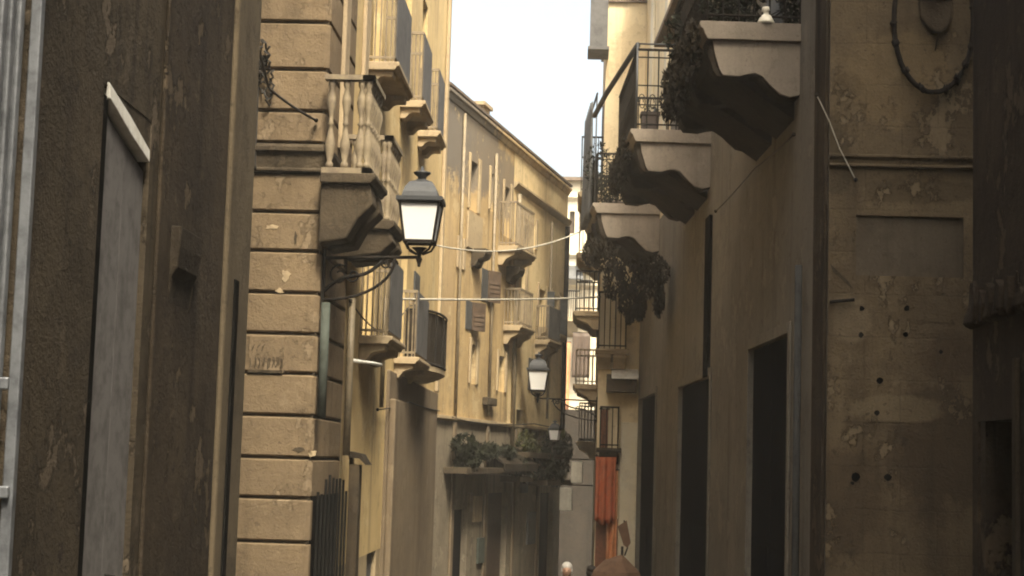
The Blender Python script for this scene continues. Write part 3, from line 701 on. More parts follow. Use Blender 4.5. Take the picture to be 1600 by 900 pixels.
# ------------------------------------------------------------------ near right building
R0E = -R0.pt(0, 0, 0).y
sE = R0.S(1520, 450)
nr = thing('dark_brown_building', 'dark brown building with ragged stone ledge at right edge', 'building', R0, sE, 0, -1.2)
oz = R0.Z(1570, 655); oa0, oa1 = R0.S(1528, 750), R0.S(1588, 750)
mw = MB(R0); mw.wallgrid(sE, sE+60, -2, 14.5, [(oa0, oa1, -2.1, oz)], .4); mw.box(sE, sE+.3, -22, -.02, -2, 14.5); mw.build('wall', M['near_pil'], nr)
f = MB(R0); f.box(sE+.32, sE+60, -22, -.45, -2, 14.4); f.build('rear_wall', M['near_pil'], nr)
f = MB(R0); f.prof([(.3, 14.5), (.3, 14.6), (-3, 15.2), (-22, 14.6), (-22, 14.5)], sE, sE+60); f.build('roof', M['roof'], nr)
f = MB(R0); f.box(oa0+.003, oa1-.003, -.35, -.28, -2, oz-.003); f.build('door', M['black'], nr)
f = MB(R0); a = R0.S(1592, 700); f.box(a-.03, a+.06, .003, .04, -2, R0.Z(1592, 560)); f.build('pilaster_strip', M['near'], nr, .01)
z = R0.Z(1520, 505)
f = MB(R0); f.prof([(0.004, z+.28), (.02, z+.3), (.03, z+.12), (.06, z+.05), (.07, z-.01), (.05, z-.03), (0.004, z-.05)], sE-.02, sE+5); lo_ = f.build('ledge', M['near_pil'], nr, .01)
f = MB(R0)
a = sE+.01
while a < sE+2.2:
    wq = rnd(.02, .11); a += wq*rnd(.6, 1.6); zt_ = z+rnd(.08, .3)
    f.plate([(a, zt_), (a+wq*.6, zt_-rnd(0, .05)), (a+wq, z+rnd(0, .1)), (a+wq*.6, z-rnd(-.02, .06)), (a+wq*.2, z-rnd(-.01, .04)), (a-.01, z+.05)], .03, rnd(.045, .1))
f.build('crumbling_edge', M['near_pil'], lo_, .008)

# ------------------------------------------------------------------ far right building and far cream building
zb = gz(37)-.8
X0 = R2.S(937, 500)
r2 = thing('narrow_yellow_building', 'narrow sunlit yellow house front with orange awning past the planted balconies', 'building', R2, X0, 0, zb)
h1 = px_hole(R2, 944, 958, 425, 545); h2 = px_hole(R2, 946, 962, 60, 180)
mw = MB(R2); mw.wallgrid(X0, 0.0, zb, 12, [], .25); mw.build('wall', M['cream_up'], r2)
f = MB(R2); f.box(X0, .0, -5.5, -.03, zb, 11.9); f.build('rear_wall', M['tan_pl'], r2)
f = MB(R2); f.box(X0-.06, .1, -5.6, .08, 12, 12.1); f.build('roof', M['roof'], r2)
for px in (941, 950, 960): 
    a = R2.S(px, 480); f = MB(R2); f.box(a-.045, a+.045, .003, .06, R2.Z(px, 545), R2.Z(px, 415)); f.build('pilaster_strip', M['ivory'], r2, .008)
a0, a1 = R2.S(934, 545), R2.S(972, 545); gable_corbel(R2, r2, a0, a1, .16, R2.Z(950, 548), M['stone_lt'], .25)
rail_balcony(R2, r2, R2.S(934, 545), R2.S(978, 545), .45, R2.Z(955, 545, .4), 1.25, .12, None, False, .3)
rail_balcony(R2, r2, R2.S(936, 700), R2.S(966, 700), .35, R2.Z(955, 700, .3), .9, .1, (M['stone_dk'], M['stone_dk']), False, .25)
a0 = R2.S(955, 590); f = MB(R2); zz = R2.Z(965, 592); f.prof([(0.003, zz+.22), (.5, zz+.02), (.5, zz-.02), (0.003, zz+.14)], a0, -.02); f.build('canopy', M['white_strip'], r2)
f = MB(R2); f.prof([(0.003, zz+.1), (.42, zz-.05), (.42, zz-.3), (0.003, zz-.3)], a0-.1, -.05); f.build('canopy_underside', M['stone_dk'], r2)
# cream pier and shopfront
f = MB(R2); f.box(R2.S(968, 760), -.002, .003, .12, zb, R2.Z(975, 660)); f.build('pier', M['ivory'], r2, .01)
f = MB(R2); f.box(X0+.02, R2.S(966, 800), .003, .05, zb, R2.Z(945, 810)); f.build('shop_door', M['red_brown'], r2, .01)
# projecting boxed balcony high on the corner
b0, b1 = R2.S(922, 40), R2.S(949, 40); bz0 = R2.Z(935, 88)
f = MB(R2); f.box(b0, b1, .05, .9, bz0, bz0+1.9); f.box(b0-.04, b1+.04, .0, .95, bz0-.08, bz0-.003); f.build('boxed_balcony', M['grey_panel'], r2, .01)
RS = Wall((R2.pt(X0, 0, 0).x, 50.0), (0, -1))
def rs_bal(px, py, Yn, L, p, closed, h=.95):
    a1 = 50.0-Yn; z = at(px, py, Yn).z; return rail_balcony(RS, r2, a1-L, a1, p, z, h, .12, None, closed, .3)
rs_bal(905, 300, 37.6, 2.6, .5, False, 1.3); rs_bal(908, 395, 39.0, 2.2, .5, True); rs_bal(906, 486, 38.2, 2.4, .55, False); rs_bal(910, 600, 37.8, 2.2, .5, True, .8); rs_bal(915, 690, 40.5, 2.2, .4, False)
for Yq, zq in ((39.0, 300), (39.6, 480), (39.4, 600)):
    zz = at(905, zq, Yq).z; f = MB(RS); f.box(50-Yq-.5, 50-Yq+.4, .003, .03, zz, zz+2.0); f.build('shutter', M['shut_dk'], r2)
# orange shop curtains
def drape(w, a0, a1, z0, z1, d, amp=.04, folds=3, nz=10, thick=.01, sag=0):
    m = MB(w); n = folds*8; V = []
    for k in range(nz+1):
        for i in range(n+1):
            t = i/n; zz = z1+(z0-z1)*k/nz
            am = amp*(.4+.6*k/nz)
            V.append((a0+(a1-a0)*t+rnd(-.003, .003), d+am*math.sin(t*folds*2*math.pi+.4*k/nz), zz-sag*math.sin(t*math.pi)*k/nz))
    F = [(k*(n+1)+i, k*(n+1)+i+1, (k+1)*(n+1)+i+1, (k+1)*(n+1)+i) for k in range(nz) for i in range(n)]
    m.add(V, F, True); return m
def solidify(o, t=.008):
    s = o.modifiers.new('solid', 'SOLIDIFY'); s.thickness = t; return o
def tag(o, label, cat, group=None, kind=None):
    o['label'] = label; o['category'] = cat
    if group: o['group'] = group
    return o
def cloth(name, label, cat, w, x0, x1, y0, y1, d, mat, **k):
    a0, a1 = w.S(x0, (y0+y1)/2, d), w.S(x1, (y0+y1)/2, d); z1, z0 = w.Z((x0+x1)/2, y0, d), w.Z((x0+x1)/2, y1, d)
    t = thing(name, label, cat, w, a0, d, z1)
    solidify(drape(w, a0, a1, z0, z1, d, **k).build('cloth', mat, t))
    q = MB(w); q.tube([(a0-.03, d, z1+.015), (a1+.03, d, z1+.015)], .015); 
    q.tube([(a0+.02, d, z1+.015), (a0+.02, 0.01, z1+.05)], .01); q.tube([(a1-.02, d, z1+.015), (a1-.02, 0.01, z1+.05)], .01)
    q.build('rod', M['iron'], t)
    return t
cloth('shop_awning', 'bright orange red cloth hanging over the shop door down the street', 'awning', R2, 930, 962, 714, 812, .3, M['orange'], folds=3, amp=.07, sag=.12)
cloth('shop_curtain', 'pale faded orange curtain hanging to the ground beside the shop door', 'curtain', R2, 948, 964, 735, 905, .16, M['orange_pale'], folds=2)
cloth('hanging_rug', 'dark brown rug hung high on the narrow house front', 'rug', R2, 938, 950, 640, 705, .12, M['red_brown'], folds=1)

zb = gz(62)-.8
CT = CC.Z(888, 283)
cb = thing('cream_building', 'distant pale cream building closing the view under the white sky', 'building', CC, 0, 0, zb)
ca0, ca1 = -3.0, CC.S(905, 300)
mw = MB(CC)
ch = [px_hole(CC, 890, 898, 330, 365), px_hole(CC, 893, 903, 545, 640), px_hole(CC, 905, 915, 400, 430)]
czl = CC.Z(900, 640)
mw.wallgrid(-3, 12, czl, CT, ch[:1], .25); mw.build('wall', M['ivory'], cb)
mw = MB(CC); mw.wallgrid(-3, 12, zb, czl, [], .25, .02); mw.build('lower_wall', M['dark_and_shade'], cb)  # dark colour paints in the shade low at the street end
for h in ch[:1]: window(CC, cb, *h, .15, M['wood'])
f = MB(CC); f.box(-3, 12, -8, -.4, zb, CT-.02); f.build('rear_wall', M['ivory'], cb)
f = MB(CC); f.prof([(.3, CT), (.3, CT+.12), (-4, CT+.8), (-8, CT+.1), (-8, CT)], -3.1, 12.1); f.build('roof', M['roof'], cb)
for py in (310, 400, 425, 447):
    z = CC.Z(900, py); f = MB(CC); f.prof([(0.003, z+.1), (.18, z+.08), (.18, z+.02), (0.003, z-.12)], -3, 12); f.build('string_course', M['ivory'], cb)
for x0, x1, py in ((882, 905, 498), (905, 925, 482)):
    a0, a1 = CC.S(x0, py), CC.S(x1, py); z = CC.Z((x0+x1)/2, py)
    m = MB(CC); m.box(a0, a1, 0.003, .7, z-.15, z); b = m.build('balcony', M['stone_lt'], cb)
    m = MB(CC); m.prof([(0.003, z-.15), (.6, z-.16), (.2, z-.6), (0.003, z-.7)], a0+.05, a1-.05); m.build('corbel', M['tan_pl'], b)
    m = MB(CC)
    for i in range(8): a = a0+(a1-a0)*i/7; m.tube([(a, .68, z), (a, .68, z+.95)], .015, 5)
    m.box(a0, a1, .66, .7, z+.95, z+1.0); m.build('railing', M['iron'], b)
    m = MB(CC); c = (a0+a1)/2; m.prof([(0.003, z+2.0), (.75, z+1.45), (.75, z+1.4), (0.003, z+1.85)], a0-.1, a1+.1); m.build('awning', M['drape'], b)
cloth('teal_cloth', 'narrow teal and green cloth hung on the distant cream building', 'cloth', CC, 877, 883, 556, 612, .3, M['teal'], folds=1)
cloth('orange_cloth', 'thin orange cloth strip hung on the distant cream building', 'cloth', CC, 885, 890, 535, 640, .3, M['orange_pale'], folds=1)
cloth('brown_cloth', 'large red brown cloth hung between the distant cream building windows', 'cloth', CC, 894, 922, 520, 590, .5, M['wood'], folds=2)
# house beside it, further right behind the cream one (closes the gap low down)
# ------------------------------------------------------------------ lanterns
def lantern(name, label, w, s_mount, z_arm, arm, wd, scrolls=True, drop=0, direction=1):
    t = thing(name, label, 'street lamp', w, s_mount, 0, z_arm-.45, 'wall lanterns over the street')
    m = MB(w); s = s_mount
    m.tube([(s, 0.02, z_arm-.03), (s, arm, z_arm)], .017, 8)
    m.box(s-.035, s+.035, 0.004, .03, z_arm-.5, z_arm+.06)
    m.build('arm', M['iron'], t)
    m = MB(w)
    L = arm*.72
    m.tube([(s, .03+L*math.sin(k/10*math.pi/2)*1.0, z_arm-.45+.43*(1-math.cos(k/10*math.pi/2))) for k in range(11)], .016, 6)
    m.tube([(s, .03+L*.82*k/10, z_arm-.36+.31*k/10+.04*math.sin(k/10*math.pi*2)) for k in range(11)], .02, 6)
    for c, r_, ph in ((L+.0, .06, 0), (L-.06, .05, 2), (L*.25, .11, 1), (L*.45, .07, 3)):
        zc = z_arm-.06-r_*.3 if c > L*.6 else z_arm-.2
        m.tube([(s, c+r_*math.cos(th+ph)*(1-th/11), zc+r_*math.sin(th+ph)*(1-th/11)) for th in [x*.45 for x in range(18)]], .011, 5)
    m.build('scroll_bracket', M['iron'], t)
    # lantern head: four tapering panes
    k = wd/.42; d0 = arm; z = z_arm
    bw, tw, zb_, zt_ = .135*k, .185*k, z+.14*k, z+.50*k
    f = MB(w)
    f.lathe((s, d0, z), [(.012*k, -.09*k), (.02*k, -.05*k), (.03*k, -.02*k), (.018*k, .01*k), (.03*k, .05*k), (.075*k, .09*k)], 8)
    for e, g_ in ((1, 1), (1, -1), (-1, -1), (-1, 1)):
        f.tube([(s+e*.03*k, d0+g_*.03*k, z+.03*k), (s+e*.1*k, d0+g_*.1*k, z+.07*k), (s+e*bw, d0+g_*bw, zb_)], .011*k, 5)
        f.tube([(s+e*bw, d0+g_*bw, zb_), (s+e*tw, d0+g_*tw, zt_)], .013*k, 5)
    for hw, zz in ((bw, zb_), (tw, zt_)):
        th_ = .012*k
        f.box(s-hw-th_, s+hw+th_, d0-hw-th_, d0-hw+th_, zz-th_, zz+th_); f.box(s-hw-th_, s+hw+th_, d0+hw-th_, d0+hw+th_, zz-th_, zz+th_)
        f.box(s-hw-th_, s-hw+th_, d0-hw+th_, d0+hw-th_, zz-th_, zz+th_); f.box(s+hw-th_, s+hw+th_, d0-hw+th_, d0+hw-th_, zz-th_, zz+th_)
    f.build('lantern_frame', M['iron'], t)
    f = MB(w); hw = .215*k
    f.box(s-hw, s+hw, d0-hw, d0+hw, zt_+.012*k, zt_+.05*k)
    f.lathe((s, d0, zt_+.05*k), [(.24*k, 0), (.225*k, .05*k), (.2*k, .1*k), (.15*k, .15*k), (.075*k, .175*k), (.05*k, .19*k)], 4, math.pi/4, False)
    f.lathe((s, d0, zt_+.22*k), [(.045*k, 0), (.04*k, .04*k), (.08*k, .07*k), (.085*k, .085*k), (.02*k, .1*k), (.012*k, .14*k)], 10)
    f.build('lantern_cap', M['iron_grey'], t)
    q = MB(w)
    V = [(s+e*h_*.97, d0+g_*h_*.97, zz) for h_, zz in ((bw, zb_+.012*k), (tw, zt_-.012*k)) for e, g_ in ((1, 1), (1, -1), (-1, -1), (-1, 1))]
    q.add(V, [(0, 1, 5, 4), (1, 2, 6, 5), (2, 3, 7, 6), (3, 0, 4, 7), (0, 3, 2, 1), (4, 5, 6, 7)]); q.build('lantern_glass', M['frost'], t)
    return t
M['iron_grey'] = paint('grey_iron', (.05, .052, .055), (.035, .036, .038), .5, .2)
sM = .12
zA = A.Z(655, 401, 1.05)
pm = at(655, 402, 16.4+sM); armL = (pm - A.pt(sM, 0, 0)).dot(A.n)
lantern('street_lantern', 'large white glazed lantern on scrolled iron arm at the banded stone corner', A, sM, pm.z, armL, .45)
# second lantern hangs from the narrow house corner on the right: its plane looks down the street to the left
RC = Wall((R2.pt(X0, 0, 0).x, 36.55), (0, -1))
pm = at(840, 622, 36.7); armL = (pm - RC.pt(-.15, 0, 0)).dot(RC.n)
lantern('street_lantern', 'smaller distant lantern on long iron arm in front of the ochre building', RC, -.15, pm.z, armL, .50)
sB3, zB3 = B.hit(853, 694, .25)
lantern('street_lantern', 'tiny distant lantern above the dark hanging plants at the street end', B, sB3, zB3, .45, .28)

# ------------------------------------------------------------------ cords and cables
def cable(name, label, pts, r, mat, sag=0, cat='cable', extra=None, n=24):
    p0 = Vector(pts[0]); t = thing(name, label, cat, WORLD, p0.x, -p0.y, p0.z)
    m = MB(); P = []
    for i in range(len(pts)-1):
        a, b = Vector(pts[i]), Vector(pts[i+1])
        for k in range(n + (i == len(pts)-2)):
            q = k/n; v = a.lerp(b, q); P.append((v.x, -v.y, v.z - sag*4*q*(1-q)))
    m.tube(P, r, 6); m.build('strand', mat, t)
    for e in (pts[0], pts[-1]):
        h = MB(); h.lathe((e[0], -e[1], e[2]-.02), [(.01, 0), (.02, .01), (.02, .03), (.01, .04)], 8); h.build('hook', M['iron'], t)
    if extra: extra(t)
    return t
w0 = A.pt(A.S(636, 372), .02, A.Z(636, 372)); e0 = at(906, 362, 31.4)
cable('street_rope', 'sagging white cord strung across the street above the other cord', [w0, e0], .014, M['cord'], .28)
w0 = A.pt(A.S(605, 467), .02, A.Z(605, 467)); e0 = at(938, 464, 36.5)
cable('street_rope', 'taut straight white cord strung across the street level with the grey balconies', [w0, e0], .018, M['cord'], .03)
w0 = at(392, 20, 13.3); k1 = at(420, 138, 15.2); w1 = at(494, 188, 16.35)
cable('black_cable', 'black knotted cable drooping onto the banded stone corner', [w0, k1, w1], .013, M['cable'], .02)
def strand(px0, py0, px1, py1, d):
    a, z = AF.hit(px0, py0, d); b, z2 = AF.hit(px1, py1, d); return AF.pt(a, d, z), AF.pt(b, d, z2)
p0_, p1_ = strand(404, 118, 398, 262, .05)
cable('black_cable', 'black cable running straight down the banded stone beside the dark building', [p0_, p1_], .012, M['cable'])
t = thing('cable_bundle', 'dark tangled knot of cables at top of the banded stone face', 'cable', AF, AF.S(412, 100, .1), .1, AF.Z(412, 100, .1))
m = MB(AF)
for i in range(9):
    c = (410+rnd(-6, 14), 105+rnd(-25, 45)); P = []
    for k in range(8):
        a, z = AF.hit(c[0]+rnd(-6, 6), c[1]+k*6-20, .06); P.append((a, .05+rnd(-.03, .06), z))
    m.tube(P, .012, 5)
m.build('tangle', M['cable'], t)
m = MB(AF); a, z = AF.hit(412, 95, .02); m.box(a-.04, a+.04, .004, .05, z-.05, z+.05); m.build('bracket', M['iron'], t)
P = [RF.pt(*((RF.S(x, y, .05)), .05, RF.Z(x, y, .05))) for x, y in ((1276, 148), (1296, 190), (1312, 232), (1337, 281))]
cable('pale_wire', 'thin pale loose wire dangling over the brown corner wall', P, .006, M['cord'], 0, n=6)
for lb, w_, pts in (
    ('thin black wire looping along the yellow wall past the grey balconies', A, ((548, 470), (575, 505), (600, 520), (640, 478), (668, 470))),
    ('thin dark wire running along the ochre wall over the leafy ledge', B, ((706, 652), (760, 662), (835, 662), (876, 668))),
    ('thin dark wire under the lower balconies of the yellow wall', A, ((590, 640), (640, 628), (690, 642))),
    ('dark wire climbing the brown wall above the widest black doorway', R, ((1240, 210), (1180, 262), (1118, 330)))):
    cable('black_cable', lb, [w_.pt(w_.S(x, y, .06), .06, w_.Z(x, y, .06)) for x, y in pts], .009 if w_ is not B else .014, M['cable'], .02, n=8)
# wall ornament: U of dark garland round a hanging dark shield
t = thing('oval_wreath', 'dark iron oval garland ring fixed on the brown corner wall', 'ornament', RF, RF.S(1458, 148), .05, RF.Z(1458, 148))
m = MB(RF); ctr = RF.hit(1457, 40); P = []
rx = RF.S(1519, 60)-RF.S(1457, 60); rz = RF.Z(1457, 40)-RF.Z(1457, 146)
for k in range(41):
    th = 2*math.pi*k/40
    zz = ctr[1]+(-rz*math.cos(th) if math.cos(th) > 0 else -rz*1.5*math.cos(th))
    P.append((ctr[0]+rx*math.sin(th), .05+rnd(-.008, .008), zz))
m.tube(P, .026, 7); m.build('ring', M['iron'], t)
for k in (2, 4, 6, 8, 11, 14, 17, 24, 27, 30, 32, 35, 38):
    p = P[k]; m = MB(RF)
    for i in range(4 if k not in (8, 32) else 7): m.lathe((p[0]+rnd(-.02, .02), p[1]+rnd(0, .02), p[2]+rnd(-.02, .02)), [(.006, -.04), (rnd(.02, .03), 0), (.006, .04)], 6)
    m.build('leaf_knot', M['iron'], t)
t = thing('stone_shield', 'dark carved shield inside the oval ring', 'ornament', RF, RF.S(1460, 55), .02, RF.Z(1460, 55))
m = MB(RF); q = [RF.hit(x, y) for x, y in ((1434, 2), (1485, 2), (1486, 22), (1482, 42), (1468, 54), (1458, 54), (1446, 44), (1436, 28))]
m.plate(q, .004, .07); m.build('shield', M['stone_dk'], t, .02)
m = MB(RF); a, z = RF.hit(1460, 2); m.box(a-.17, a+.17, .004, .09, z, z+.07); m.build('rim', M['near_pil'], t, .01)
m = MB(RF)
for x0, y0, x1, y1 in ((1466, 50, 1460, 80),):
    a, z = RF.hit(x0, y0); b, z2 = RF.hit(x1, y1); m.tube([(a, .05, z), (b, .03, z2)], .014, 6, .005)
m.build('tassel', M['near_pil'], t)
# street plate: worn painted panel
t = thing('street_plate', 'worn street name panel with smudged dark lettering on the banded stone', 'sign', AF, AF.S(416, 586), 0, AF.Z(416, 586))
a0, a1 = AF.S(389, 552), AF.S(444, 552); z0, z1 = AF.Z(416, 583), AF.Z(416, 526)
m = MB(AF); m.box(a0, a1, .003, .018, z0, z1); m.build('panel', M['rust'], t, .004)
m = MB(AF); hz = z1-z0
m.box(a0+.005, a1-.005, .0185, .0215, z0+.005, z0+.03); m.build('border', M['stone_dk'], t); m = MB(AF)
for i in range(8):
    a = a0+.02+(a1-a0-.05)*i/7; b_ = z0+.035; tp = z0+hz*rnd(.38, .46); m = MB(AF)
    m.tube([(a+rnd(-.006, .006), .0175, b_+rnd(0, .03)), (a+rnd(0, .02), .0175, (b_+tp)/2), (a+rnd(-.004, .015), .0175, tp), (a+rnd(.012, .03), .0175, tp-rnd(0, .03)), (a+rnd(.01, .03), .0175, b_+rnd(0, .05))][:rnd(0, 1) > .4 and 5 or 3], rnd(.004, .007), 5)
    m.build('worn_letter', M['stone_dk'], t)
for i in range(3):
    a = a0+.03+i*.05; m = MB(AF); m.tube([(a, .0175, z0+hz*.6), (a+rnd(.01, .02), .0175, z0+hz*.72), (a+.03, .0175, z0+hz*rnd(.74, .82))], .005, 5)
    m.build('worn_letter', M['stone_dk'], t)

# ------------------------------------------------------------------ plants, pots and drapes
def leafcloud(m, blobs, n, sz, droop=.3):
    """many small leaf faces through the volume of several ellipsoids (centre, radii)"""
    for c, r_ in blobs:
        for i in range(n):
            while True:
                p = Vector((rnd(-1, 1), rnd(-1, 1), rnd(-1, 1)))
                if p.length < 1: break
            p = p.normalized()*(p.length**.5)
            q = Vector((c[0]+p.x*r_[0], c[1]+p.y*r_[1], c[2]+p.z*r_[2]))
            l = Vector((rnd(-1, 1), rnd(-1, 1), rnd(-1, .4)-droop)).normalized()*sz*rnd(.6, 1.5)
            b = l.cross(Vector((rnd(-1, 1), rnd(-1, 1), rnd(-1, 1)))).normalized()*sz*rnd(.25, .5)
            m.add([tuple(q-l), tuple(q+b), tuple(q+l), tuple(q-b)], [(0, 1, 2, 3)])
def plant(name, label, w, s, d, z, blobs, n, sz, mat, pot=None, droop=.3, group=None, stems=()):
    t = thing(name, label, 'plant', w, s, d, z, group)
    m = MB(w); leafcloud(m, blobs, n, sz, droop); m.build('foliage', mat, t, recalc=False)
    m = MB(w)
    for c, r_ in blobs:
        for i in range(1 if droop > .95 else 3):
            m.tube([(s+rnd(-.03, .03), d, z) if droop < .95 else (c[0]+.03, c[1], c[2]+r_[2]), ((s+c[0])/2 if droop < .95 else c[0]+rnd(-.05, .05), ((d+c[1])/2 if droop < .95 else c[1])+rnd(-.05, .05), ((z+c[2])/2 if droop < .95 else c[2]+r_[2]*.5)+rnd(0, .1)), (c[0]+rnd(-.5, .5)*r_[0], c[1]+rnd(-.5, .5)*r_[1], c[2]+rnd(-.3, .3)*r_[2])], .012, 5, .004)
    m.build('stems', M['leaf_dry'], t)
    if pot:
        pr, ph = pot; m = MB(w); m.lathe((s, d, z), [(pr*.7, 0), (pr*.95, ph*.8), (pr*1.1, ph*.82), (pr*1.1, ph), (pr*.9, ph), (pr*.85, ph*.9)], 16); m.build('pot', M['terracotta'], t)
    return t
a0, a1, p, z = Bz1
plant('balcony_plant', 'dense dark plants filling the topmost right balcony', R, (a0+a1)/2, p*.5, z,
      [((a0+(a1-.75-a0)*k/5+rnd(-.1, .1), p*rnd(.3, .95), z+.35+rnd(-.05, .25)), (.45, .35, .35)) for k in range(6)] + [((a1-.25, p*.85, z+.3), (.25, .18, .3)), ((a1-.2, p*.06, z+.35), (.2, .14, .35))], 330, .05, M['leaf_dk'], (.2, .3))
plant('trailing_plant', 'dry dark plant trailing over the front of the topmost right balcony', R, a0+.9, p, z,
      [((a0+.3+k*.42, p+.08, z-.12-rnd(0, .35)), (.32, .1, .35)) for k in range(7)], 230, .045, M['leaf_dry'], None, .9)
m_ = R.hit(1200, 22, p*.6)
t = thing('white_pot', 'small white urn standing on the topmost right balcony edge', 'pot', R, a1-.02, p*.36, z)
m = MB(R); m.lathe((a1-.02, p*.36, z), [(.1, 0), (.09, .03), (.06, .09), (.03, .11), (.03, .13), (.05, .15), (.04, .19), (.03, .19)], 14); m.build('urn', M['white_sign'], t)
m = MB(R); leafcloud(m, [((a1-.02, p*.36, z+.4), (.12, .12, .15))], 60, .05); m.build('sprig', M['leaf_dk'], t, recalc=False)
a0, a1, p, z = Bz2
t = thing('flower_pot', 'black square flower pot on the middle balcony beside its iron railing', 'pot', R, a1-.2, p*.75, z)
m = MB(R); m.lathe((a1-.22, p*.78, z), [(.17, 0), (.19, .24), (.21, .25), (.21, .3), (.18, .3), (.17, .26)], 4, math.pi/4, False); m.build('pot', M['terracotta'], t)
m = MB(R); leafcloud(m, [((a1-.22, p*.78, z+.33), (.14, .14, .08))], 60, .035); m.build('sprig', M['leaf_dk'], t, recalc=False)
plant('trailing_plant', 'dark trailing plant draped along the middle balcony front', R, a0+1.2, p, z,
      [((a0+.2+k*.4, p+.06, z-.05+rnd(-.35, .15)), (.3, .1, .3)) for k in range(7)], 190, .045, M['leaf_dry'], None, .8)
# slanting awning arm over the middle balcony, with a grey cloth hanging from it
t = thing('awning_arm', 'slanting grey awning rail leaning over the middle balcony railing', 'awning', R, a1, p, z)
m = MB(R); m.tube([(a1, p-.03, z+1.32), (a1-2.2, p+.30, z+1.02), (a1-3.2, p+.42, z+.86)], .045, 7)
m.tube([(a1, p-.03, z), (a1, p-.03, z+1.36)], .02, 7); m.tube([(a1, 0, z+1.34), (a1, p-.03, z+1.34)], .014, 6)
m.build('rail', M['iron_grey'], t)
a0, a1, p3, z = Bz3
t = thing('grey_drape', 'grey cloth draped over the railing of the farthest right balcony', 'cloth', R, a0, p3, z)
m = drape(R, a0+.2, a1-.9, z-.15, z+2.25, p3+.06, .06, 7, 16); solidify(m.build('cloth', M['drape'], t), .01)
m = MB(R); m.tube([(a0, p3, z+2.26), (a1-.2, p3, z+2.26)], .02); m.tube([(a0+.1, p3, z), (a0+.1, p3, z+2.26)], .016); m.tube([(a1-.3, p3, z), (a1-.3, p3, z+2.26)], .016)
m.build('drying_rack', M['iron_grey'], t)
plant('balcony_plant', 'dark bushy plant growing up behind the farthest right balcony railing', R, (a0+a1)/2, p3*.6, z,
      [((a0+.5+k*.6, p3*rnd(.4, .95), z+.45+rnd(-.1, .5)), (.35, .3, .5)) for k in range(5)], 260, .05, M['leaf_dk'], (.18, .28))
hb = []
for x, y, rx, ry in ((945, 400, .25, .3), (985, 425, .3, .3), (1010, 440, .28, .35), (960, 440, .22, .35), (980, 470, .16, .3), (1025, 425, .25, .3), (1000, 480, .1, .25), (985, 492, .07, .15), (925, 395, .18, .25), (1030, 470, .07, .3)):
    v = at(x, y, 30.4); ss = (v-R.o).dot(R.u); d_ = (v-R.o).dot(R.n); hb.append(((ss, d_, v.z), (.7, rx, ry)))
plant('hanging_plant', 'mass of dried plant hanging below the farthest right balcony', R, a1-.5, p3*.7, z-.25, hb, 420, .05, M['leaf_dry'], None, 1.0)
# shrubs on ledges low on the ochre building
def ledge_plant(label, pts, mat, n=260, Yoff=.3, sz=.07, name='ledge_plant'):
    bl_ = []; 
    for x, y, rx, rz in pts:
        a, zz = B.hit(x, y, Yoff); bl_.append(((a, Yoff, zz), (rx*1.6, .22, rz)))
    a, zz = B.hit(pts[0][0], pts[0][1], Yoff)
    t = plant(name, label, B, a, Yoff, zz-.1, bl_, n, sz, mat, None, .5)
    m = MB(B); xs = [b[0][0] for b in bl_]; zm = min(b[0][2]-b[1][2]*.5 for b in bl_)
    m.box(min(xs)-.3, max(xs)+.3, 0.01, Yoff+.15, zm-.12, zm); m.build('planter', M['stone_dk'], t, .01)
ledge_plant('dark bushy plants spilling from a long ledge on the ochre building', [(725, 695, .3, .22), (740, 708, .35, .2), (763, 704, .3, .16), (790, 708, .3, .16), (730, 722, .35, .2)], M['leaf_dk'])
ledge_plant('pale yellow green shrub on a ledge near the tiny lantern', [(822, 690, .2, .22), (830, 700, .2, .2), (870, 678, .25, .12)], M['leaf_lt'], 120)
ledge_plant('dark mass of leaves hanging over the street end under the tiny lantern', [(862, 705, .4, .5), (875, 720, .35, .5), (850, 725, .35, .4), (868, 740, .3, .3), (882, 700, .25, .4)], M['leaf_dk'])
ledge_plant('dark foliage against the brown lower wall under a small ledge', [(820, 735, .3, .25), (808, 728, .3, .2)], M['leaf_dk'], 160)
# hanging shop signs
def hang_sign(label, x0, x1, y0, y1, Y):
    q0, q1 = at(x0, y1, Y), at(x1, y0, Y)
    w = Wall((q0.x, Y), (1, 0)); t = thing('hanging_sign', label, 'sign', w, 0, 0, q0.z, 'blank white signs hanging over the street')
    L = q1.x-q0.x; m = MB(w); m.box(0, L, -.04, .04, q0.z, q1.z); m.build('board', M['white_sign'], t, .008)
    m = MB(w); m.tube([(-.03, 0, q1.z+.06), (1.75-q0.x, -.6, q1.z+.06)] if False else [(-.05, 0, q1.z+.06), (L+.5, -.15, q1.z+.06)], .018); m.tube([(.04, 0, q1.z), (.04, 0, q1.z+.06)], .008); m.tube([(L-.04, 0, q1.z), (L-.04, 0, q1.z+.06)], .008)
    m.box(L, L+.02, -.05, .05, q0.z, q1.z); m.build('bracket', M['iron'], t)
hang_sign('upper blank white sign hanging next to the orange cloth', 892, 910, 722, 754, 38.5)
hang_sign('lower blank white sign hanging above the pedestrians', 874, 894, 762, 797, 39.5)

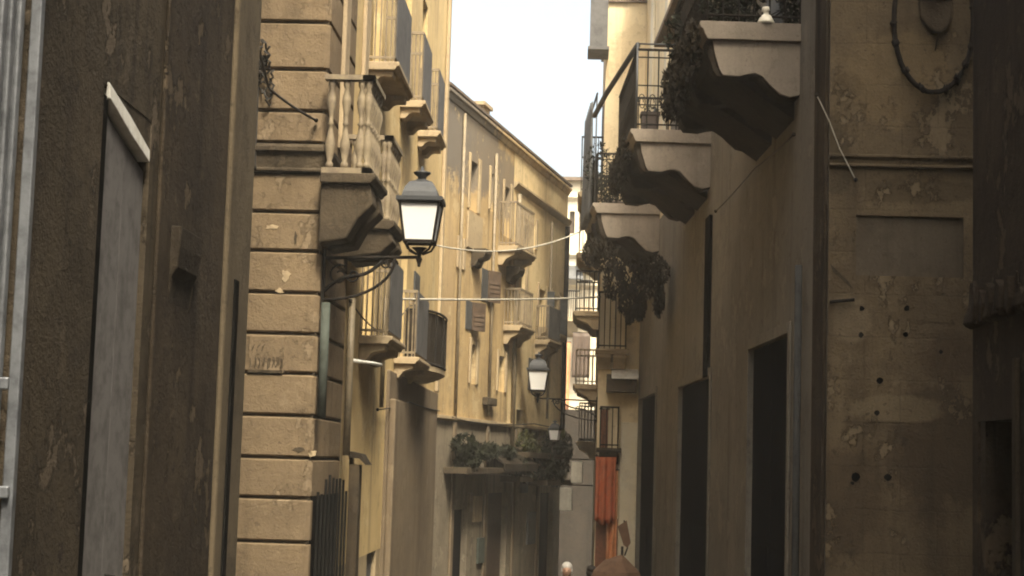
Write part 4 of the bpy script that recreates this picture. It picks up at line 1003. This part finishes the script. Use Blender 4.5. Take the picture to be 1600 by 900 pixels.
# ------------------------------------------------------------------ people and parasol
def person(label, x, y, heading, hair, shirt, trousers, height=1.68, hairmat=None):
    gzp = gz(y); w = Wall((x, y), (math.cos(heading), math.sin(heading)))
    t = thing('person', label, 'person', w, 0, 0, gzp)
    k = height/1.7
    J = {'pel': (0, 0, .95), 'sp1': (0, -.01, 1.12), 'sp2': (0, -.015, 1.3), 'neck': (0, -.01, 1.45), 'nk2': (0, .005, 1.52), 'head': (0, .02, 1.6), 'crown': (0, .01, 1.66)}
    Rr = {'pel': .15, 'sp1': .135, 'sp2': .15, 'neck': .065, 'nk2': .055, 'head': .085, 'crown': .07}
    E = [('pel', 'sp1'), ('sp1', 'sp2'), ('sp2', 'neck'), ('neck', 'nk2'), ('nk2', 'head'), ('head', 'crown')]
    for sd, nm in ((-1, 'l'), (1, 'r')):
        fwd = .12*sd
        J.update({nm+'sh': (sd*.17, -.01, 1.39), nm+'el': (sd*.23, -.03, 1.12), nm+'wr': (sd*.23, .06, .88), nm+'pa': (sd*.225, .09, .81),
                  nm+'hip': (sd*.095, 0, .88), nm+'kn': (sd*.1, fwd*.6+.03, .5), nm+'an': (sd*.1, fwd, .09), nm+'to': (sd*.11, fwd+.15, .035)})
        Rr.update({nm+'sh': .065, nm+'el': .044, nm+'wr': .03, nm+'pa': .03, nm+'hip': .09, nm+'kn': .06, nm+'an': .042, nm+'to': .035})
        E += [('sp2', nm+'sh'), (nm+'sh', nm+'el'), (nm+'el', nm+'wr'), (nm+'wr', nm+'pa'), ('pel', nm+'hip'), (nm+'hip', nm+'kn'), (nm+'kn', nm+'an'), (nm+'an', nm+'to')]
        for i in range(5):
            if i == 0: b, tp = (sd*.21, .11, .83), (sd*.19, .13, .78)
            else: b, tp = (sd*.228, .065+.018*i, .77), (sd*.222, .07+.018*i, .70+.012*abs(i-2.4))
            f0, f1 = f'{nm}f{i}a', f'{nm}f{i}b'
            J[f0] = b; J[f1] = tp; Rr[f0] = .0095; Rr[f1] = .008; E += [(nm+'pa', f0), (f0, f1)]
    names = list(J); idx = {n: i for i, n in enumerate(names)}
    me = bpy.data.meshes.new('sk'); me.from_pydata([(J[n][0]*k, J[n][1]*k, J[n][2]*k) for n in names], [(idx[a], idx[b]) for a, b in E], [])
    tmp = bpy.data.objects.new('sk', me); C.objects.link(tmp)
    md = tmp.modifiers.new('skin', 'SKIN')
    for n in names:
        v = me.skin_vertices[0].data[idx[n]]; v.radius = (Rr[n]*k*(1.25 if n in ('pel', 'sp1', 'sp2') else 1), Rr[n]*k*(.85 if n in ('pel', 'sp1', 'sp2') else 1)); v.use_root = (n == 'pel')
    sb = tmp.modifiers.new('sub', 'SUBSURF'); sb.levels = 2; sb.render_levels = 2
    dg = bpy.context.evaluated_depsgraph_get(); dg.update()
    bme = bpy.data.meshes.new_from_object(tmp.evaluated_get(dg)); bpy.data.objects.remove(tmp)
    skin = paint('skin', (.5, .3, .2), (.42, .25, .17), .6, 0, 6)
    bme.materials.clear(); [bme.materials.append(q) for q in (skin, shirt, trousers, M['door_dk'])]
    for f in bme.polygons:
        c = f.center/k; f.use_smooth = True
        hand = abs(c.x) > .17 and c.z < .92 and c.y > .0 and c.z > .6
        f.material_index = 0 if (c.z > 1.46 or hand) else 1 if c.z > .93 or (abs(c.x) > .185 and c.z > .9) else 2 if c.z > .09 else 3
    bo = bpy.data.objects.new('body', bme); C.objects.link(bo); bo.parent = t; ROOTM[bo.name] = ROOTM[t.name]
    bo.rotation_euler = (0, 0, 0)
    # face: nose, ears, eyes, mouth; hair cap
    W2 = Wall((0, 0), (1, 0)); 
    def ell(m, c, r_, n=12, a=8):
        V = []; F = []
        for i in range(a+1):
            ph = math.pi*i/a
            for j in range(n): th = 2*math.pi*j/n; V.append((c[0]+r_[0]*math.sin(ph)*math.cos(th), c[1]+r_[1]*math.sin(ph)*math.sin(th), c[2]+r_[2]*math.cos(ph)))
        for i in range(a):
            for j in range(n): F.append((i*n+j, i*n+(j+1) % n, (i+1)*n+(j+1) % n, (i+1)*n+j))
        b = len(m[0]); m[0].extend(V); m[1].extend([tuple(b+q for q in f) for f in F])
    def emit(m, nm, mat):
        e = bpy.data.meshes.new(nm); e.from_pydata([(v[0]*k, v[1]*k, v[2]*k) for v in m[0]], [], m[1]); e.materials.append(mat)
        for q in e.polygons: q.use_smooth = True
        o = bpy.data.objects.new(nm, e); C.objects.link(o); o.parent = bo; return o
    hd = ([], []); ell(hd, (0, .015, 1.60), (.076, .095, .115), 18, 12); ell(hd, (0, .115, 1.585), (.013, .02, .022)); ell(hd, (-.078, .01, 1.59), (.012, .02, .03)); ell(hd, (.078, .01, 1.59), (.012, .02, .03)); emit(hd, 'face', skin)
    ey = ([], []); ell(ey, (-.03, .1, 1.605), (.012, .008, .007)); ell(ey, (.03, .1, 1.605), (.012, .008, .007)); emit(ey, 'eyes', M['glass_dk'])
    mo = ([], []); ell(mo, (0, .1, 1.535), (.024, .008, .007)); emit(mo, 'mouth', M['red_brown'])
    hr = ([], []); ell(hr, (0, -.008, 1.655), (.09, .108, .085), 18, 12); ell(hr, (-.075, -.01, 1.6), (.02, .05, .06)); ell(hr, (.075, -.01, 1.6), (.02, .05, .06)); ell(hr, (0, -.045, 1.585), (.082, .065, .085), 14, 10); emit(hr, 'hair', hair)
    return t
M['hair_white'] = paint('grey_hair', (.55, .53, .48), (.35, .33, .3), .8, 0, 40)
M['hair_dark'] = paint('dark_hair', (.015, .012, .01), (.03, .022, .018), .6, 0, 40)
M['shirt_green'] = paint('green_grey_cloth', (.14, .16, .12), (.09, .1, .08), .9)
M['shirt_dark'] = paint('black_cloth', (.02, .02, .02), (.03, .03, .03), .9)
v = at(886, 880, 27.5); person('white haired person in grey green top walking towards the camera', v.x, 27.5, math.pi, M['hair_white'], M['shirt_green'], M['shut_dk'], 1.70)
v = at(924, 890, 29.5); person('dark haired person in black top standing beside the brown parasol', v.x, 29.5, .3, M['hair_dark'], M['shirt_dark'], M['shut_dk'], 1.66)
# brown parasol with a tilted brown pennant on its tip
Yp = 26.0; v = at(972, 866, Yp); gp = gz(Yp)
t = thing('brown_parasol', 'low brown street parasol with a leaning brown flag on its tip beside black doorway', 'parasol', WORLD, v.x, -Yp, gp)
m = MB(); m.tube([(v.x, -Yp, gp), (v.x, -Yp, v.z+.12)], .02, 8); m.build('pole', M['iron'], t)
m = MB(); n = 8; V = [(v.x+.0, -Yp, v.z)]
for r_, dz in ((.2, -.1), (.38, -.26), (.42, -.36)):
    for k in range(n): th = 2*math.pi*(k+.5)/n; V.append((v.x+r_*math.cos(th)-.08, -Yp+r_*math.sin(th), v.z+dz))
F = [(0, 1+k, 1+(k+1) % n) for k in range(n)]
for q in range(2): F += [(1+q*n+k, 1+q*n+(k+1) % n, 1+(q+1)*n+(k+1) % n, 1+(q+1)*n+k) for k in range(n)]
m.add(V, F); solidify(m.build('canopy', M['parasol'], t), .006)
m = MB(); z0_ = v.z
m.tube([(v.x+.04, -Yp, z0_-.02), (v.x+.08, -Yp, z0_+.1), (v.x+.02, -Yp, z0_+.52)], .014, 6)
Wf = Wall((v.x, Yp), (1, 0)); m2 = MB(Wf); m2.plate([(.06, z0_+.10), (.0, z0_+.44), (-.08, z0_+.40), (.1, z0_+.48) if False else (-.03, z0_+.2)], -.02, .02)
m2 = MB(Wf); m2.plate([(.02, z0_+.14), (-.08, z0_+.42), (.06, z0_+.52), (.13, z0_+.18), (.08, z0_+.1)], -.02, .02); m2.build('flag', M['parasol'], t, .004)
m.build('flag_stick', M['iron'], t)

# ------------------------------------------------------------------ light and world
SUN_AZ, SUN_EL = math.radians(161), math.radians(54)     # azimuth clockwise from +Y (down the street)
SC.world = bpy.data.worlds.new('World'); SC.world.use_nodes = True
nt = SC.world.node_tree; bg = nt.nodes['Background']
sky = nt.nodes.new('ShaderNodeTexSky'); sky.sky_type = 'NISHITA'; sky.sun_disc = False
sky.sun_elevation = SUN_EL; sky.sun_rotation = SUN_AZ; sky.air_density = 1.0; sky.dust_density = 8.0; sky.ozone_density = 1.0
hs = nt.nodes.new('ShaderNodeHueSaturation'); hs.inputs['Saturation'].default_value = .75; hs.inputs['Value'].default_value = 1.15
nt.links.new(sky.outputs[0], hs.inputs['Color']); nt.links.new(hs.outputs[0], bg.inputs[0]); bg.inputs[1].default_value = .15
sl = bpy.data.lights.new('sun', 'SUN'); sl.energy = 1.8; sl.angle = math.radians(12); sl.color = (1, .93, .82)
so = bpy.data.objects.new('sun', sl); C.objects.link(so)
d = Vector((math.sin(SUN_AZ)*math.cos(SUN_EL), math.cos(SUN_AZ)*math.cos(SUN_EL), math.sin(SUN_EL)))
so.rotation_euler = (-d).to_track_quat('-Z', 'Y').to_euler(); so.location = d*60
SC.view_settings.view_transform = 'Standard'; SC.view_settings.look = 'None'
SC.view_settings.use_white_balance = True; SC.view_settings.white_balance_temperature = 7000; SC.view_settings.white_balance_tint = 5
SC.view_settings.gamma = 1; SC.view_settings.exposure = 1.55
hz = MB(); hz.box(-415, 415, -435, 75, gz(420)-2, 22); ho = hz.build('haze', M['black']); ho['kind'] = 'stuff'
hm = bpy.data.materials.new('thin_haze'); hm.use_nodes = True; ht = hm.node_tree; ht.nodes.remove(ht.nodes['Principled BSDF'])
pv = ht.nodes.new('ShaderNodeVolumePrincipled'); pv.inputs['Color'].default_value = (.95, .92, .85, 1); pv.inputs['Density'].default_value = .0014
ht.links.new(pv.outputs[0], ht.nodes['Material Output'].inputs['Volume']); ho.data.materials.clear(); ho.data.materials.append(hm)
SC.cycles.volume_bounces = 1
SC.render.engine = 'CYCLES'
SC.cycles.max_bounces = 8; SC.cycles.diffuse_bounces = 5; SC.cycles.use_denoising = True
SC.cycles.filter_width = 2.0
